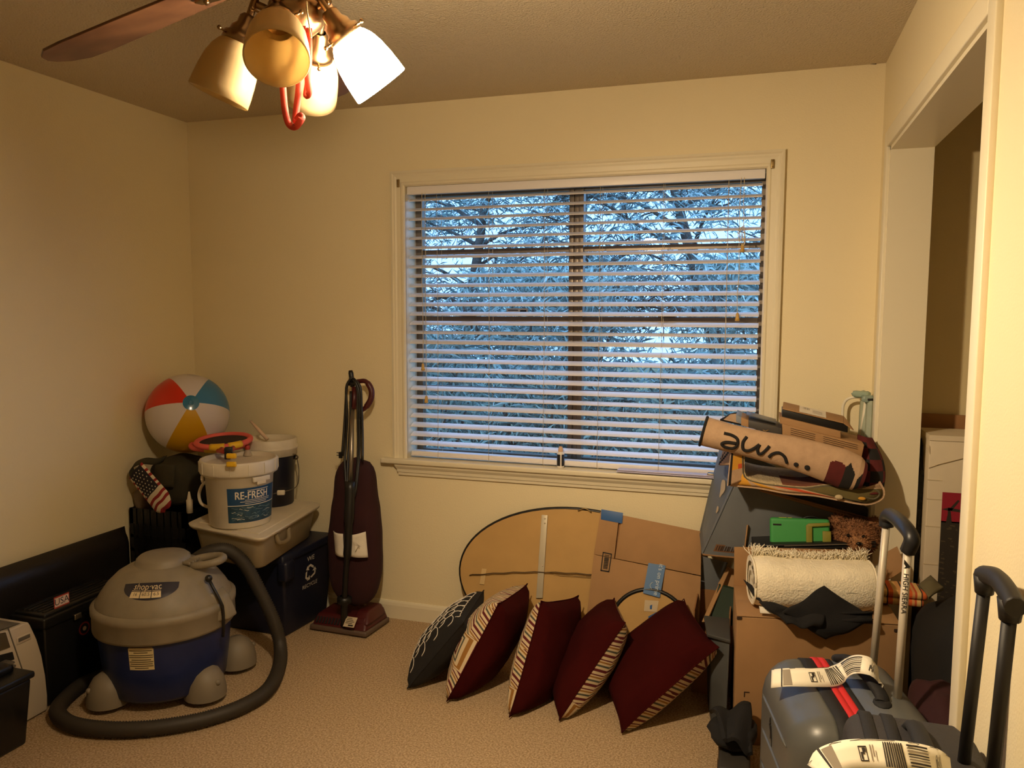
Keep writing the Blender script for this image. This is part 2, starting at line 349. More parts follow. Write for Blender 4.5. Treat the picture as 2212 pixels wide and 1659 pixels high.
# ---------------------------------------------------------------- outdoors
EXT = mat('shading_soffit', (120, 104, 88), .8)
struct(B().b2((-4.5, D + .16, 2.36), (2.5, D + .85, 2.44)).out('added_eave', EXT))  # unseen eave, added to keep the high sky off the upper slats
GR = mat('dry_grass', (132, 124, 82), .95, var=.5, vs=3, alt=(70, 84, 52), bump=.8, bs=30, dist=.05)
struct(B().b2((-16, D + .2, -.55), (8, 30, -.45)).out('floor_1', GR))
BARK = mat('bark', (84, 76, 68), .9, var=.4, vs=25, bump=.6, bs=40, dist=.02)
def leafmat(name, c, tr=.35):
    m = mat(name, c, .45, var=.45, vs=2.5, spec=.6); return m
LEAF = [leafmat('leaf_grey_green', (166, 194, 186)), leafmat('leaf_pale', (204, 224, 214)), leafmat('leaf_dark', (92, 124, 122)), leafmat('leaf_straw', (206, 190, 146))]
def leaves(name, parent, pts, ln, wd, mi, droop=.3, up=.3):
    rnd = random.random; vs = []; fs = []; o = ORG[parent.name]; ms = []
    for p in pts:
        d = V((rnd() - .5, rnd() - .5, rnd() - .5 + up)).normalized(); l = ln * (.6 + .8 * rnd()); sd = d.cross(V((rnd() - .5, rnd() - .5, rnd() - .5))).normalized() * wd * (.6 + .7 * rnd())
        q = p - o; i = len(vs); mid = q + d * l * .5 - V((0, 0, l * droop * .2)); tip = q + d * l - V((0, 0, l * droop))
        vs += [q, mid + sd, tip, mid - sd]; fs += [(i, i + 1, i + 2), (i, i + 2, i + 3)]; k = random.choice(mi); ms += [k, k]
    me = bpy.data.meshes.new(name); me.from_pydata([tuple(v) for v in vs], [], fs)
    for m in LEAF: me.materials.append(m)
    me.polygons.foreach_set('material_index', ms); ob = bpy.data.objects.new(name, me); COL.objects.link(ob); ob.parent = parent; ORG[ob.name] = o; return stuff(ob)
def blades(c, rx, ry, h, n, reach=1.):
    out = []
    for i in range(n):
        a = random.random() * 2 * PI; r = math.sqrt(random.random()); z = h * random.random() ** .8; k = 1 - .45 * (z / h) ** 2
        out.append(V(c) + V((rx * r * math.cos(a) * k, ry * r * math.sin(a) * k, z)))
    return out
def shrub(c, rx, ry, h, n, label, mi, ln=.12, wd=.008, up=.4):
    t = thing('shrub', label, 'shrub', c, 'shrubs outside the window')
    b = B()
    for i in range(7):
        a = i * 2 * PI / 7; b.tube(bez([V(c), V(c) + V((rx * .3 * math.cos(a), ry * .3 * math.sin(a), h * .45)), V(c) + V((rx * .6 * math.cos(a + .3), ry * .6 * math.sin(a + .3), h * .9))], 5), [.018] * 6 + [.012] * 4 + [.006], 5)
    b.out('stem', BARK, t); leaves('foliage', t, blades(c, rx, ry, h, n), ln, wd, mi, .25, up)
G0 = -.46
shrub((-2.35, 5.2, G0), .75, .5, 1.75, 6500, 'low bushy shrub close behind the left half of the window', [0, 0, 1, 2], .13, .0085)
shrub((-1.25, 5.0, G0), .75, .5, 1.55, 6500, 'low bushy shrub close behind the middle of the window', [0, 1, 2, 2], .14, .009)
shrub((-.2, 5.1, G0), .7, .5, 1.6, 6000, 'low bushy shrub close behind the right half of the window', [0, 1, 1, 2], .15, .009)
shrub((-3.3, 5.6, G0), .7, .5, .95, 3500, 'pale straw clump at the lower left of the window view', [3, 3, 0, 1], .16, .006, 1.)
shrub((-1.9, 6.8, G0), 1.3, .6, 2.3, 7500, 'taller hedge bush behind the low shrubs at centre left', [0, 0, 1, 2], .15, .010)
shrub((.1, 6.9, G0), 1.1, .6, 2.4, 7000, 'taller hedge bush behind the low shrubs at right', [0, 1, 1, 2], .17, .010)
shrub((-4.0, 7.4, G0), 1.1, .6, 2.2, 5000, 'taller hedge bush beyond the straw clump at left', [0, 2, 2, 1], .15, .010)
def tree(x, y, h, lean, label, mi, n=5000, seed=1, spread=1.):
    rs = random.Random(seed); c = V((x, y, G0)); t = thing('tree', label, 'tree', c, 'trees beyond the shrubs')
    b = B(); tips = []
    tr = bez([c, c + V((lean * .3, 0, h * .35)), c + V((lean * .7, .1, h * .7)), c + V((lean, 0, h))], 6); b.tube(tr, [.11 - .09 * i / (len(tr) - 1) for i in range(len(tr))], 8)
    for i in range(26):
        k = rs.randint(4, len(tr) - 2); p = tr[k]; a = rs.random() * 2 * PI; L = (.5 + rs.random() * .9) * spread
        q = bez([p, p + V((math.cos(a) * L * .5, math.sin(a) * L * .5, L * .25)), p + V((math.cos(a) * L, math.sin(a) * L, L * (rs.random() * .7 - .1)))], 4)
        b.tube(q, [.028 - .022 * j / (len(q) - 1) for j in range(len(q))], 5); tips += q[2:]
        for j in range(4):
            a2 = a + rs.uniform(-1.3, 1.3); p2 = q[rs.randint(2, len(q) - 1)]; L2 = .25 + rs.random() * .45
            q2 = [p2, p2 + V((math.cos(a2) * L2 * .6, math.sin(a2) * L2 * .6, L2 * rs.uniform(-.1, .4))), p2 + V((math.cos(a2) * L2, math.sin(a2) * L2, L2 * rs.uniform(-.3, .5)))]
            b.tube(q2, [.009, .006, .003], 4); tips += q2[1:]
    b.out('trunk', BARK, t)
    pts = [rs.choice(tips) + V((rs.gauss(0, .13), rs.gauss(0, .13), rs.gauss(0, .12))) for _ in range(n)]
    leaves('foliage', t, pts, .14, .006, mi, .35, .1)
tree(-3.4, 8.4, 4.2, .5, 'feathery leaved tree outside beyond the upper left panes', [0, 1, 2, 2], 5500, 3)
tree(-1.5, 8.0, 4.3, -.5, 'feathery leaved tree outside just left of the mullion', [0, 2, 2, 1], 5500, 5)
tree(-.1, 8.6, 4.4, -1.1, 'leaning tree with a thick trunk beyond the upper right panes', [0, 2, 2, 1], 6500, 8, 1.1)
tree(-4.9, 9.4, 4.2, .3, 'slender tree farthest left outside the window', [0, 1, 2], 4500, 11)
tree(-2.6, 10.4, 4.6, .4, 'tall thin tree farthest back outside the window', [0, 2, 2], 6000, 13, 1.2)
tree(.9, 10.2, 4.6, -.4, 'tall thin tree at far right outside the window', [0, 2, 1], 6000, 17, 1.2)
# ---------------------------------------------------------------- ceiling fan
BRASS = mat('antique_brass', (150, 122, 88), .28, metal=1.)
BLADE = mat('blade_wood', (104, 70, 46), .5, var=.35, vs=9, alt=(78, 48, 30))
hub = pd(640, 40, 1.5); hx, hy = hub.x, hub.y
fan = thing('ceiling_fan', 'brass ceiling fan with brown blades and a four shade light kit', 'ceiling fan', (hx, hy, H))
zf = hub.z
b = B(); b.lathe([(.001, H), (.075, H), (.07, H - .03), (.03, H - .055), (.014, H - .06), (.014, zf + .21), (.05, zf + .205), (.105, zf + .17), (.115, zf + .10), (.10, zf + .07), (.06, zf + .06)], (hx, hy, 0), (0, 0, 1), 28); b.out('motor_housing', BRASS, fan)
b = B(); b.lathe([(.048, .062), (.050, .05), (.040, .042), (.042, .03), (.052, .022), (.055, .004), (.049, -.012), (.034, -.026), (.022, -.034), (.012, -.05), (.001, -.054)], hub, (0, 0, 1), 28); b.out('light_fitter', BRASS, fan)
def blade(tip, az_r, nm):
    root = V((hx + math.cos(az_r) * .15, hy + math.sin(az_r) * .15, zf + .085)); d = (V(tip) - root); L = d.length; d.normalize()
    sd = V((0, 0, 1)).cross(d).normalized(); sd = Matrix.Rotation(-.20, 3, d) @ sd; n = d.cross(sd)
    out = []
    for s, w_ in ((0, .040), (.04, .052), (.12, .057), (.5, .064), (.80, .068), (.90, .064), (.97, .040), (1, .012)): out.append((s * L, w_))
    pts = [root + d * s + sd * w_ for s, w_ in out] + [root + d * s - sd * w_ for s, w_ in out[::-1]]
    b = B(); b.prism([p - n * .003 for p in pts], n * .006, bev=.0015); bo = b.out('blade', BLADE, fan)
    b = B(); h0 = V((hx + math.cos(az_r) * .09, hy + math.sin(az_r) * .09, zf + .08)); e = root + d * .09
    b.prism([h0 + sd * .014 - n * .011, root + sd * .034 - n * .011, e + sd * .012 - n * .011, e - sd * .012 - n * .011, root - sd * .034 - n * .011, h0 - sd * .014 - n * .011], n * .006, bev=.001)
    for k in (-.018, .018): b.sph(root + d * .03 + sd * k - n * .012, .007, 8, 6)
    b.sph(root + d * .07 - n * .012, .007, 8, 6); b.out('blade_bracket', BRASS, bo)
tp = at(112, 130, 'z', zf - .006); az = math.atan2(tp.y - hy, tp.x - hx); R_ = (tp.xy - V((hx, hy))).length
blade(tp, az, 0)
q2 = at(694, 120, 'z', zf + .06); az2 = math.atan2(q2.y - hy, q2.x - hx)
for dz, a in ((-.01, az2), (0., az + 1.257), (0., az + 2.513)):
    k = 1; blade((hx + R_ * math.cos(a), hy + R_ * math.sin(a), zf + .035 + dz), a, k)
SHD = thin('amber_frosted_glass', (200, 180, 136), .05, .5, .45)
BULB = emis('bulb_light', LAMP_RGB, LAMP_L * 12.5)
LIT = emis('lit_shade_glass', LAMP_RGB, LAMP_L)
prof = [(.027, 0), (.029, .004), (.037, .012), (.045, .026), (.051, .046), (.0545, .070), (.0565, .095), (.0572, .112)]
def shade(neck, opening, lit):
    ax = (opening - neck).normalized(); k = 1.0
    s = neck - ax * .045; hd = (s - hub); hd.z = 0; hd.normalize(); h0 = hub + hd * .044 + V((0, 0, .01))
    b = B(); b.tube(bez([h0, h0 + hd * .03 + V((0, 0, .012)), s - ax * .03 + V((0, 0, .004)), s], 6), .0075, 8); arm = b.out('lamp_arm', BRASS, fan)
    pr = [(r * k, z) for r, z in prof]; pin = [(r - .003, z) for r, z in pr]
    b = B(); b.lathe(pr + [(pr[-1][0] - .0015, pr[-1][1] + .0015)] + pin[::-1], neck, ax, 36); so = b.out('lamp_shade', LIT if lit else SHD, arm)
    if lit: so['label'] = 'lit white glass shade'
    b = B(); b.lathe([(.012, -.05), (.017, -.044), (.018, -.03), (.024, -.022), (.026, -.012), (.033, -.008), (.034, .006), (.030, .008), (.029, -.004), (.001, -.006)], neck, ax, 24)
    u, v_ = frame(ax)
    for i in range(3):
        a = i * 2.094 + .5; dd = u * math.cos(a) + v_ * math.sin(a); b.tube([neck + dd * .030, neck + dd * .047], .0022, 6); b.sph(neck + dd * .049, .0042, 8, 6)
    b.out('socket', BRASS, arm)
    if lit: b = B(); b.sph(neck + ax * .065, .027, 14, 10); b.out('bulb', BULB, arm)
def oa(a, c, L=.112): return a, a + (c - a).normalized() * L
shade(*oa(pd(744, 74, 1.49), pd(820, 181, 1.535)), True)
shade(*oa(pd(519, 88, 1.49), pd(473, 205, 1.50)), False)
shade(*oa(pd(601, 50, 1.43), pd(597, 148, 1.35)), False)
shade(*oa(pd(684, 116, 1.61), pd(671, 200, 1.685)), False)
BEAD = mat('chain_bead', (214, 196, 160), .3, metal=1.)
b = B()
for i in range(30):
    p = pd(662 + 10 * (i / 29) ** 1.4, 4 + 76 * i / 29, 1.40); b.sph(p, .0017, 6, 5)
b.out('pull_chain', BEAD, fan)
RIB = mat('red_ribbon', (214, 62, 40), .6, sheen=.2)
def ribbon(b, pts, wd, th=.0006, face=None):
    P = bez(pts, 6); N = len(P) - 1
    def f(u, v):
        i = u * N; k = min(int(i), N - 1); t = i - k; p = P[k].lerp(P[k + 1], t); d = (P[k + 1] - P[k]).normalized()
        s = d.cross(face(u) if face else (CAM - p)).normalized(); return p + s * (v - .5) * wd
    b.grid(f, N * 2, 2, True, th)
rb = thing('ribbon', 'red satin ribbon looped on the fan light pull chain', 'ribbon', pd(655, 60, 1.44))
b = B(); ribbon(b, [pd(654, 56, 1.46), pd(657, 90, 1.455), pd(660, 130, 1.455), pd(664, 170, 1.455), pd(668, 200, 1.455), pd(661, 206, 1.458), pd(665, 175, 1.462), pd(668, 120, 1.46), pd(668, 60, 1.46)], .011); b.out('short_loop', RIB, rb)
b = B(); ribbon(b, [pd(610, 170, 1.455), pd(612, 200, 1.455), pd(616, 240, 1.455), pd(624, 268, 1.455), pd(638, 274, 1.45), pd(652, 256, 1.45), pd(648, 250, 1.456), pd(638, 262, 1.458), pd(641, 230, 1.458), pd(645, 195, 1.456), pd(648, 150, 1.456), pd(656, 60, 1.465)], .012); b.out('long_loop', RIB, rb)
# ---------------------------------------------------------------- left corner
BLK = mat('black_plastic', (20, 19, 18), .4)
BLKL = mat('black_leather', (26, 22, 19), .42, bump=.25, bs=90, dist=.004)
BLKM = mat('black_matte', (18, 17, 17), .75)
t = thing('padded_panel', 'long black padded headboard standing against the left wall', 'headboard', (-2.75, 2.0, 0))
b = B(); b.b2((XL + .016, 1.1, 0), (XL + .045, 2.80, .495), bev=.012); b.out('back_board', BLKM, t)
def padf(u, v):
    y = 1.1 + 1.71 * u; z = .02 + .49 * v; e = min(1, (1 - u) / .03); k = min(1, (1 - v) / .16); q = max(0, 1 - (1 - k) ** 2) ** .5 * max(0, 1 - (1 - e) ** 2) ** .5
    return V((XL + .047 + .055 * q + .006 * math.sin(v * PI * 3) ** 2 * (v < .66), y, z))
b = B(); b.grid(padf, 60, 24); b.out('cushion_face', BLKL, t)
# black trunk with ribbed lid
t = thing('footlocker', 'black plastic footlocker with a ribbed lid and a USA sticker', 'footlocker', (-2.58, 2.33, 0))
TX, T0, T1, TZ = -2.505, 2.16, 2.55, .362
b = B(); b.hexa([(XL + .15, T0 + .012, 0), (TX - .012, T0 + .012, 0), (TX - .012, T1 - .012, 0), (XL + .15, T1 - .012, 0), (XL + .14, T0, TZ - .05), (TX, T0, TZ - .05), (TX, T1, TZ - .05), (XL + .14, T1, TZ - .05)], .008); b.out('body', BLK, t)
b = B(); b.b2((XL + .13, T0 - .008, TZ - .055), (TX + .01, T1 + .01, TZ - .012), bev=.008); b.b2((XL + .14, T0 + .005, TZ - .02), (TX, T1 - .005, TZ), bev=.006)
for i in range(5): b.b2((TX - .03 - i * .024, T0 + .02, TZ - .002), (TX - .018 - i * .024, T1 - .02, TZ + .004), bev=.002)
fll = b.out('lid', BLK, t)
b = B(); p = at(168, 1331, 'x', TX + .012); b.box(p, (.008, .032, .022), bev=.003); b.out('latch', mat('latch_steel', (170, 160, 140), .35, metal=.9), t)
STK = [mat('sticker_cream', (222, 200, 190), .6), mat('sticker_navy', (34, 36, 60), .6), mat('sticker_red', (176, 60, 50), .6)]
p = at(133, 1297, 'x', TX + .0105); f = plane(p, (0, 1, 0), (0, 0, 1)); b = B(); b.mi = 2; rect(b, f, -.034, -.022, .034, .022); b.mi = 0; rect(b, f, -.031, -.017, .031, .017, .0012); b.mi = 1; b.text('USA', .036, lambda x, y: f(x, y, .0016)); b.out('sticker', STK, fll)['label'] = 'cream and red USA sticker'
p = at(182, 1357, 'x', TX + .0015); f = plane(p, (0, 1, 0), (0, 0, 1)); b = B()
for r, k, h in ((.030, 1, .0006), (.026, 2, .0010), (.020, 1, .0014), (.009, 0, .0018)):
    b.mi = k; b._f([b.bm.verts.new(f(r * math.cos(a * PI / 12), r * math.sin(a * PI / 12), h)) for a in range(24)])
b.out('round_sticker', STK, t)
# printer
PRN = mat('printer_beige', (196, 184, 166), .5); PRND = mat('printer_grey', (98, 92, 84), .55)
t = thing('printer', 'beige office printer against the left wall partly out of frame', 'printer', (-2.56, 1.95, 0))
PX = -2.492
pr = [(2.147, .006), (2.150, .06), (2.146, .14), (2.135, .22), (2.118, .29), (2.095, .352), (2.088, .366), (1.62, .366), (1.62, .006)]
b = B(); b.prism([V((PX - .15, y, z)) for y, z in pr], (.15, 0, 0), bev=.005); hsg = b.out('housing', PRN, t)
b = B(); b.grid(lambda u, v: V((PX - .015 - .125 * v, 1.63 + .44 * u, .367 + .03 * math.sin(PI * min(1, u * 1.0)) * math.sin(PI * min(1, .15 + v * .8)))), 24, 8); b.out('top_cover', PRND, t)
def onx(b, x, p0, p1, p2, p3): b.prism([at(*q, 'x', x) for q in (p0, p1, p2, p3)], (.003, 0, 0))
b = B(); onx(b, PX - .001, (15, 1355), (17, 1354), (50, 1451), (48, 1452)); b.out('seam', PRND, hsg)
b = B(); p = at(51, 1379, 'x', PX + .001); f = plane(p, (0, 1, -.02), (0, 0, 1)); b.mi = 0; b.box(p, (.006, .058, .026), bev=.004); b.mi = 1; b.box(p + V((.003, 0, .002)), (.003, .046, .014), bev=.002); b.out('handle_recess', [PRN, PRND], hsg)
b = B(); onx(b, PX, (-40, 1375), (11, 1366), (21, 1398), (-40, 1420)); b.out('display_window', mat('smoked_plastic', (88, 78, 60), .25), t)
b = B(); onx(b, PX, (-40, 1425), (26, 1408), (30, 1424), (-40, 1450)); b.out('paper_slot', BLKM, hsg)
b = B(); p = at(4, 1436, 'x', PX + .02); b.box(p + V((0, -.08, 0)), (.05, .22, .008), bev=.003); b.box(p + V((.005, -.08, -.012)), (.05, .22, .008), bev=.003); b.out('paper_tray', PRND, t)
b = B(); b.b2((PX - .14, 1.64, 0), (PX - .01, 2.13, .007)); b.out('base_plate', BLKM, t)
# black bin at the frame edge
t = thing('storage_bin', 'black lidded storage bin at the bottom left beside the beige printer', 'bin', (-2.42, 1.75, 0))
b = B(); b.hexa([(-2.478, 1.45, 0), (-2.385, 1.45, 0), (-2.372, 1.955, 0), (-2.478, 1.955, 0), (-2.482, 1.44, .235), (-2.35, 1.44, .235), (-2.345, 1.965, .235), (-2.482, 1.965, .235)], .01); b.out('body', BLK, t)
b = B(); b.b2((-2.486, 1.43, .235), (-2.338, 1.975, .258), bev=.008); b.b2((-2.48, 1.45, .255), (-2.40, 1.95, .285), bev=.012); b.out('lid', BLK, t)
# ---------------------------------------------------------------- wet and dry vacuum
GRY = mat('vac_grey', (138, 127, 106), .5, var=.12, vs=14); GRYD = mat('vac_grey_dark', (128, 117, 99), .55); NAVY = mat('vac_blue', (26, 40, 88), .38, var=.15, vs=10)
vc = V((-2.195, 2.435, 0)); t = thing('wet_dry_vacuum', 'round blue and grey wet dry shop vacuum with a ribbed hose', 'vacuum', vc)
pt = [(.001, .04), (.205, .04), (.218, .055), (.232, .16), (.243, .285)]
pl = [(.246, .378), (.243, .390), (.229, .415), (.203, .452), (.170, .484), (.132, .506), (.105, .513)]
vth0 = math.atan2(-vc.y, -vc.x)
def lsurf(prof):
    seg = [0]
    for i in range(len(prof) - 1): seg.append(seg[-1] + math.hypot(prof[i + 1][0] - prof[i][0], prof[i + 1][1] - prof[i][1]))
    def g(s):
        s = max(0, min(seg[-1] - 1e-6, s)); i = 0
        while seg[i + 1] < s: i += 1
        k = (s - seg[i]) / (seg[i + 1] - seg[i]); return prof[i][0] + (prof[i + 1][0] - prof[i][0]) * k, prof[i][1] + (prof[i + 1][1] - prof[i][1]) * k
    return g
def wrap(prof, c, th, s0, rref, h=.0012):
    g = lsurf(prof); c = V(c)
    def f(x, y, hh=0): r, z = g(s0 + y); a = th + x / rref; r += h + hh; return c + V((r * math.cos(a), r * math.sin(a), z + (h + hh) * .5))
    return f
b = B(); b.lathe(pt, vc, n=48); tank_ = b.out('tank', NAVY, t)
b = B(); b.lathe([(.240, .275), (.256, .28), (.259, .29), (.258, .345), (.262, .35), (.262, .374), (.246, .380)], vc, n=48); b.out('collar', GRY, t)
b = B(); b.lathe(pl + [(.10, .516), (.098, .534), (.085, .545), (.05, .551), (.001, .552)], vc, n=48)
for i in range(5):
    a = vth0 + .75 + i * .14; p = vc + V((.11 * math.cos(a), .11 * math.sin(a), .522)); b.box(p, (.05, .008, .012), rz=a, bev=.003)
head_ = b.out('motor_head', GRY, t)
f = wrap(pl, vc, vth0 - .275, .098, .22)
b = B()
def crescent(u, v): x = (u - .5) * .25; e = 1 - (2 * u - 1) ** 2; top = .040 - .012 * (1 - e); bot = top - .068 * e ** .6 - .002; return f(x, bot + (top - bot) * v)
b.mi = 0; b.grid(crescent, 24, 6); b.mi = 1
b.text('shop·vac', .036, lambda x, y: f(x * .95 - .01, y + .022, .0008))
for x0, x1, tx in ((-.062, -.024, '16'), (-.021, .019, '60.5'), (.022, .056, '6.5')):
    b.mi = 1; b.grid(lambda u, v: f(x0 - .01 + (x1 - x0) * u, -.022 + .024 * v, .0006), 4, 2); b.mi = 0; b.text(tx, .018, lambda x, y: f(x + (x0 + x1) / 2 - .01, y - .008, .0011)); b.mi = 1; b.grid(lambda u, v: f(x0 - .01 + (x1 - x0) * u, .005 + .002 * v, .0006), 4, 1)
b.out('name_badge', [mat('badge_navy', (40, 38, 52), .4), mat('badge_cream', (222, 202, 160), .5)], head_)
f2 = wrap(pt[1:], vc, vth0 - .375, .197, .24)
b = B(); b.mi = 0; b.grid(lambda u, v: f2(-.045 + .09 * u, -.048 + .083 * v), 6, 4); b.mi = 1
for i, (y, w_) in enumerate(((.026, .08), (.018, .05), (.008, .085), (.000, .085), (-.010, .07), (-.018, .085), (-.026, .08), (-.034, .085), (-.042, .05))): b.grid(lambda u, v: f2(-w_ / 2 + w_ * u, y + .0028 * v, .0008), 4, 1)
b.mi = 1; b.grid(lambda u, v: f2(-.042 + .084 * u, .036 + .006 * v), 6, 1); b.mi = 0; b.grid(lambda u, v: f2(-.042 + .084 * u, .0365 + .002 * v, .0008), 6, 1)
b.out('warning_label', [mat('label_cream', (216, 198, 150), .6), mat('label_print', (58, 48, 36), .6)], tank_)
for fx, fy in ((-2.30, 2.245), (-1.99, 2.40), (-2.045, 2.665), (-2.40, 2.60)):
    d = V((fx - vc.x, fy - vc.y, 0)).normalized(); p = V((fx, fy, 0)) - d * .0
    b = B(); b.lathe([(.078, .022), (.077, .05), (.070, .085), (.052, .118), (.028, .135), (.001, .139)], p, n=24, sx=1., sy=1.0, up=d); b.sph(p + d * .068 + V((0, 0, .085)), .011, 10, 6); foot_ = b.out('caster_foot', GRYD, t)
    b = B(); b.lathe([(.001, -.011), (.018, -.011), (.021, -.006), (.021, .006), (.018, .011), (.001, .011)], p + d * .03 + V((0, 0, .021)), d.cross(V((0, 0, 1))), 16); b.out('caster_wheel', BLK, foot_)
a = vth0 + .95; d = V((math.cos(a), math.sin(a), 0)); tn = V((-d.y, d.x, 0))
b = B(); b.hexa([vc + d * .22 - tn * .06 + V((0, 0, .30)), vc + d * .295 - tn * .03 + V((0, 0, .315)), vc + d * .295 + tn * .03 + V((0, 0, .315)), vc + d * .22 + tn * .06 + V((0, 0, .30)), vc + d * .22 - tn * .05 + V((0, 0, .42)), vc + d * .265 - tn * .02 + V((0, 0, .40)), vc + d * .265 + tn * .02 + V((0, 0, .40)), vc + d * .22 + tn * .05 + V((0, 0, .42))], .012, 3); b.out('side_scoop', GRY, t)
a = vth0 + 1.2; p = vc + V((.16 * math.cos(a), .16 * math.sin(a), .515)); b = B(); b.tube([p + V((.075 * math.cos(k * PI / 10), .05 * math.sin(k * PI / 10), .012 * math.cos(k * PI / 10 - a))) for k in range(20)], .015, 10, closed=True); b.out('carry_handle', GRY, t)
b = B(); fc = wrap([(.262, .05), (.272, .18), (.274, .30), (.274, .38), (.25, .42), (.20, .49)], vc, vth0 + .80, 0, .25); b.tube([fc(.004 * math.sin(s), s * .04 + .2) for s in range(7)], .006, 8); b.sph(fc(0, .44), .014, 10, 8); b.out('power_cord', BLK, t)
hp = [at(418, 1212, 'y', 2.60), at(452, 1192, 'y', 2.63), at(490, 1188, 'y', 2.67), at(527, 1217, 'y', 2.71), at(560, 1275, 'y', 2.74), at(590, 1338, 'y', 2.76), at(605, 1392, 'y', 2.76)] + [at(px, py, 'z', .030) for px, py in ((603, 1440), (580, 1488), (530, 1523), (455, 1550), (380, 1566), (300, 1575), (215, 1575), (150, 1563), (124, 1536), (148, 1502), (190, 1472), (250, 1452))]
P = bez(hp, 26); b = B(); b.tube(P, [.029 if i % 2 else .0248 for i in range(len(P))], 12); b.out('hose', mat('hose_dark', (52, 46, 38), .6), t)
# ---------------------------------------------------------------- recycling bin, tote, buckets
NV = mat('bin_navy', (20, 24, 44), .5)
t = thing('recycling_bin', 'navy blue recycling bin with a white recycle logo under the clear tote', 'bin', (-2.25, 3.15, 0))
bb = [(-2.43, 3.015, 0), (-2.035, 3.0, 0), (-2.005, 3.31, 0), (-2.43, 3.31, 0)]; tt = [(-2.445, 2.96, .385), (-2.0, 2.945, .385), (-1.978, 3.345, .385), (-2.445, 3.345, .385)]
b = B(); b.hexa(bb + tt, .012); nvb = b.out('body', NV, t)
b = B(); b.hexa([(-2.452, 2.945, .365), (-1.99, 2.93, .365), (-1.968, 3.350, .365), (-2.452, 3.350, .365), (-2.45, 2.95, .402), (-1.995, 2.935, .402), (-1.972, 3.348, .402), (-2.45, 3.348, .402)], .01); b.box((-2.0, 2.965, .33), (.05, .07, .09), bev=.012); b.out('lid', NV, t)
def fo(x, y, h=.002):
    k, v = .52 + x / .33, (.262 + y) / .385; return (V(bb[1]).lerp(V(bb[2]), k)).lerp(V(tt[1]).lerp(V(tt[2]), k), v) + V((h + .001, -h * .1, 0))
WH = mat('white_print', (206, 200, 190), .6); b = B()
b.text('WE', .032, lambda x, y: fo(x, y + .068)); b.text('RECYCLE', .026, lambda x, y: fo(x, y - .062))
for k in range(3):
    a = k * 2 * PI / 3 + PI / 2; rot = lambda x, y: (x * math.cos(a) - y * math.sin(a), x * math.sin(a) + y * math.cos(a))
    for poly in ([(.012, -.022), (.024, -.022), (.040, .0), (.030, .004)], [(.030, .004), (.040, 0), (.036, .014), (.022, .016)], [(.012, .008), (.038, .020), (.018, .030)]):
        b._f([b.bm.verts.new(fo(*rot(x, y))) for x, y in poly])
b.out('logo_print', WH, nvb)
TOT = thin('tote_clear', (206, 192, 160), .22, .35, .3); LIDW = mat('tote_lid', (214, 202, 178), .5, var=.06, vs=8)
zl = .565; tF, tL, tR = at(565, 1163, 'z', zl), at(400, 1130, 'z', zl), at(697, 1086, 'z', zl); ex = (tR - tF); ey = (tL - tF); tB = tF + ex + ey
if tB.y > D - .02: pass
tc = (tF + tB) / 2; exn, eyn = ex.normalized(), ey.normalized(); LX, LY = ex.length, ey.length
t = thing('storage_tote', 'shallow clear plastic tote with a white lid on the navy bin', 'tote', V((tc.x, tc.y, .405)))
def loc(x, y, z): return V((tc.x, tc.y, z)) + exn * x + eyn * y
def rbox(b, hx_, hy_, z0_, z1_, hx2=None, hy2=None, bev=.012): hx2 = hx2 or hx_; hy2 = hy2 or hy_; b.hexa([loc(-hx_, -hy_, z0_), loc(hx_, -hy_, z0_), loc(hx_, hy_, z0_), loc(-hx_, hy_, z0_), loc(-hx2, -hy2, z1_), loc(hx2, -hy2, z1_), loc(hx2, hy2, z1_), loc(-hx2, hy2, z1_)], bev, 3)
def shell(b, hx_, hy_, z0_, z1_, hx2, hy2, r0=.05):
    def rr(k, hx_, hy_, z):
        out = []
        for cxn, cyn, a0 in ((1, 1, 0), (-1, 1, PI / 2), (-1, -1, PI), (1, -1, 1.5 * PI)):
            for i in range(5): a = a0 + i * PI / 8; out.append(loc(cxn * (hx_ - r0) + r0 * math.cos(a), cyn * (hy_ - r0) + r0 * math.sin(a), z))
        return out
    R = [[b.bm.verts.new(q) for q in rr(0, hx_ - .01, hy_ - .01, z0_)], [b.bm.verts.new(q) for q in rr(0, hx_, hy_, z0_ + .01)], [b.bm.verts.new(q) for q in rr(0, hx2, hy2, z1_)]]
    for i in range(2):
        for k in range(20): b._f((R[i][k], R[i][(k + 1) % 20], R[i + 1][(k + 1) % 20], R[i + 1][k]), True)
    b._f(R[0][::-1]); return R
b = B(); shell(b, LX / 2 - .045, LY / 2 - .045, .406, zl - .02, LX / 2 - .022, LY / 2 - .022); b.out('body', TOT, t)
b = B(); R = shell(b, LX / 2 - .004, LY / 2 - .004, zl - .026, zl - .004, LX / 2, LY / 2, .04); R2 = shell(b, LX / 2 - .03, LY / 2 - .03, zl - .016, zl - .0035, LX / 2 - .02, LY / 2 - .02, .03)
b._f(R2[2]);
for k in range(20): b._f((R[2][k], R[2][(k + 1) % 20], R2[2][(k + 1) % 20], R2[2][k]))
rbox(b, LX / 2 - .05, LY / 2 - .05, zl - .01, zl + .0, bev=.002); b.out('lid', LIDW, t)
b = B(); q = loc(-LX * .1, -LY / 2 + .028, zl - .045)
for k in range(2): b.tube(bez([loc(-LX * .24 + k * .0, -LY / 2 + .022, zl - .03), loc(-LX * .22, -LY / 2 + .012, zl - .07), loc(-LX * .08, -LY / 2 + .012, zl - .08), loc(-LX * .05, -LY / 2 + .022, zl - .035)], 6), .010, 8)
b.out('side_grip', TOT, t)
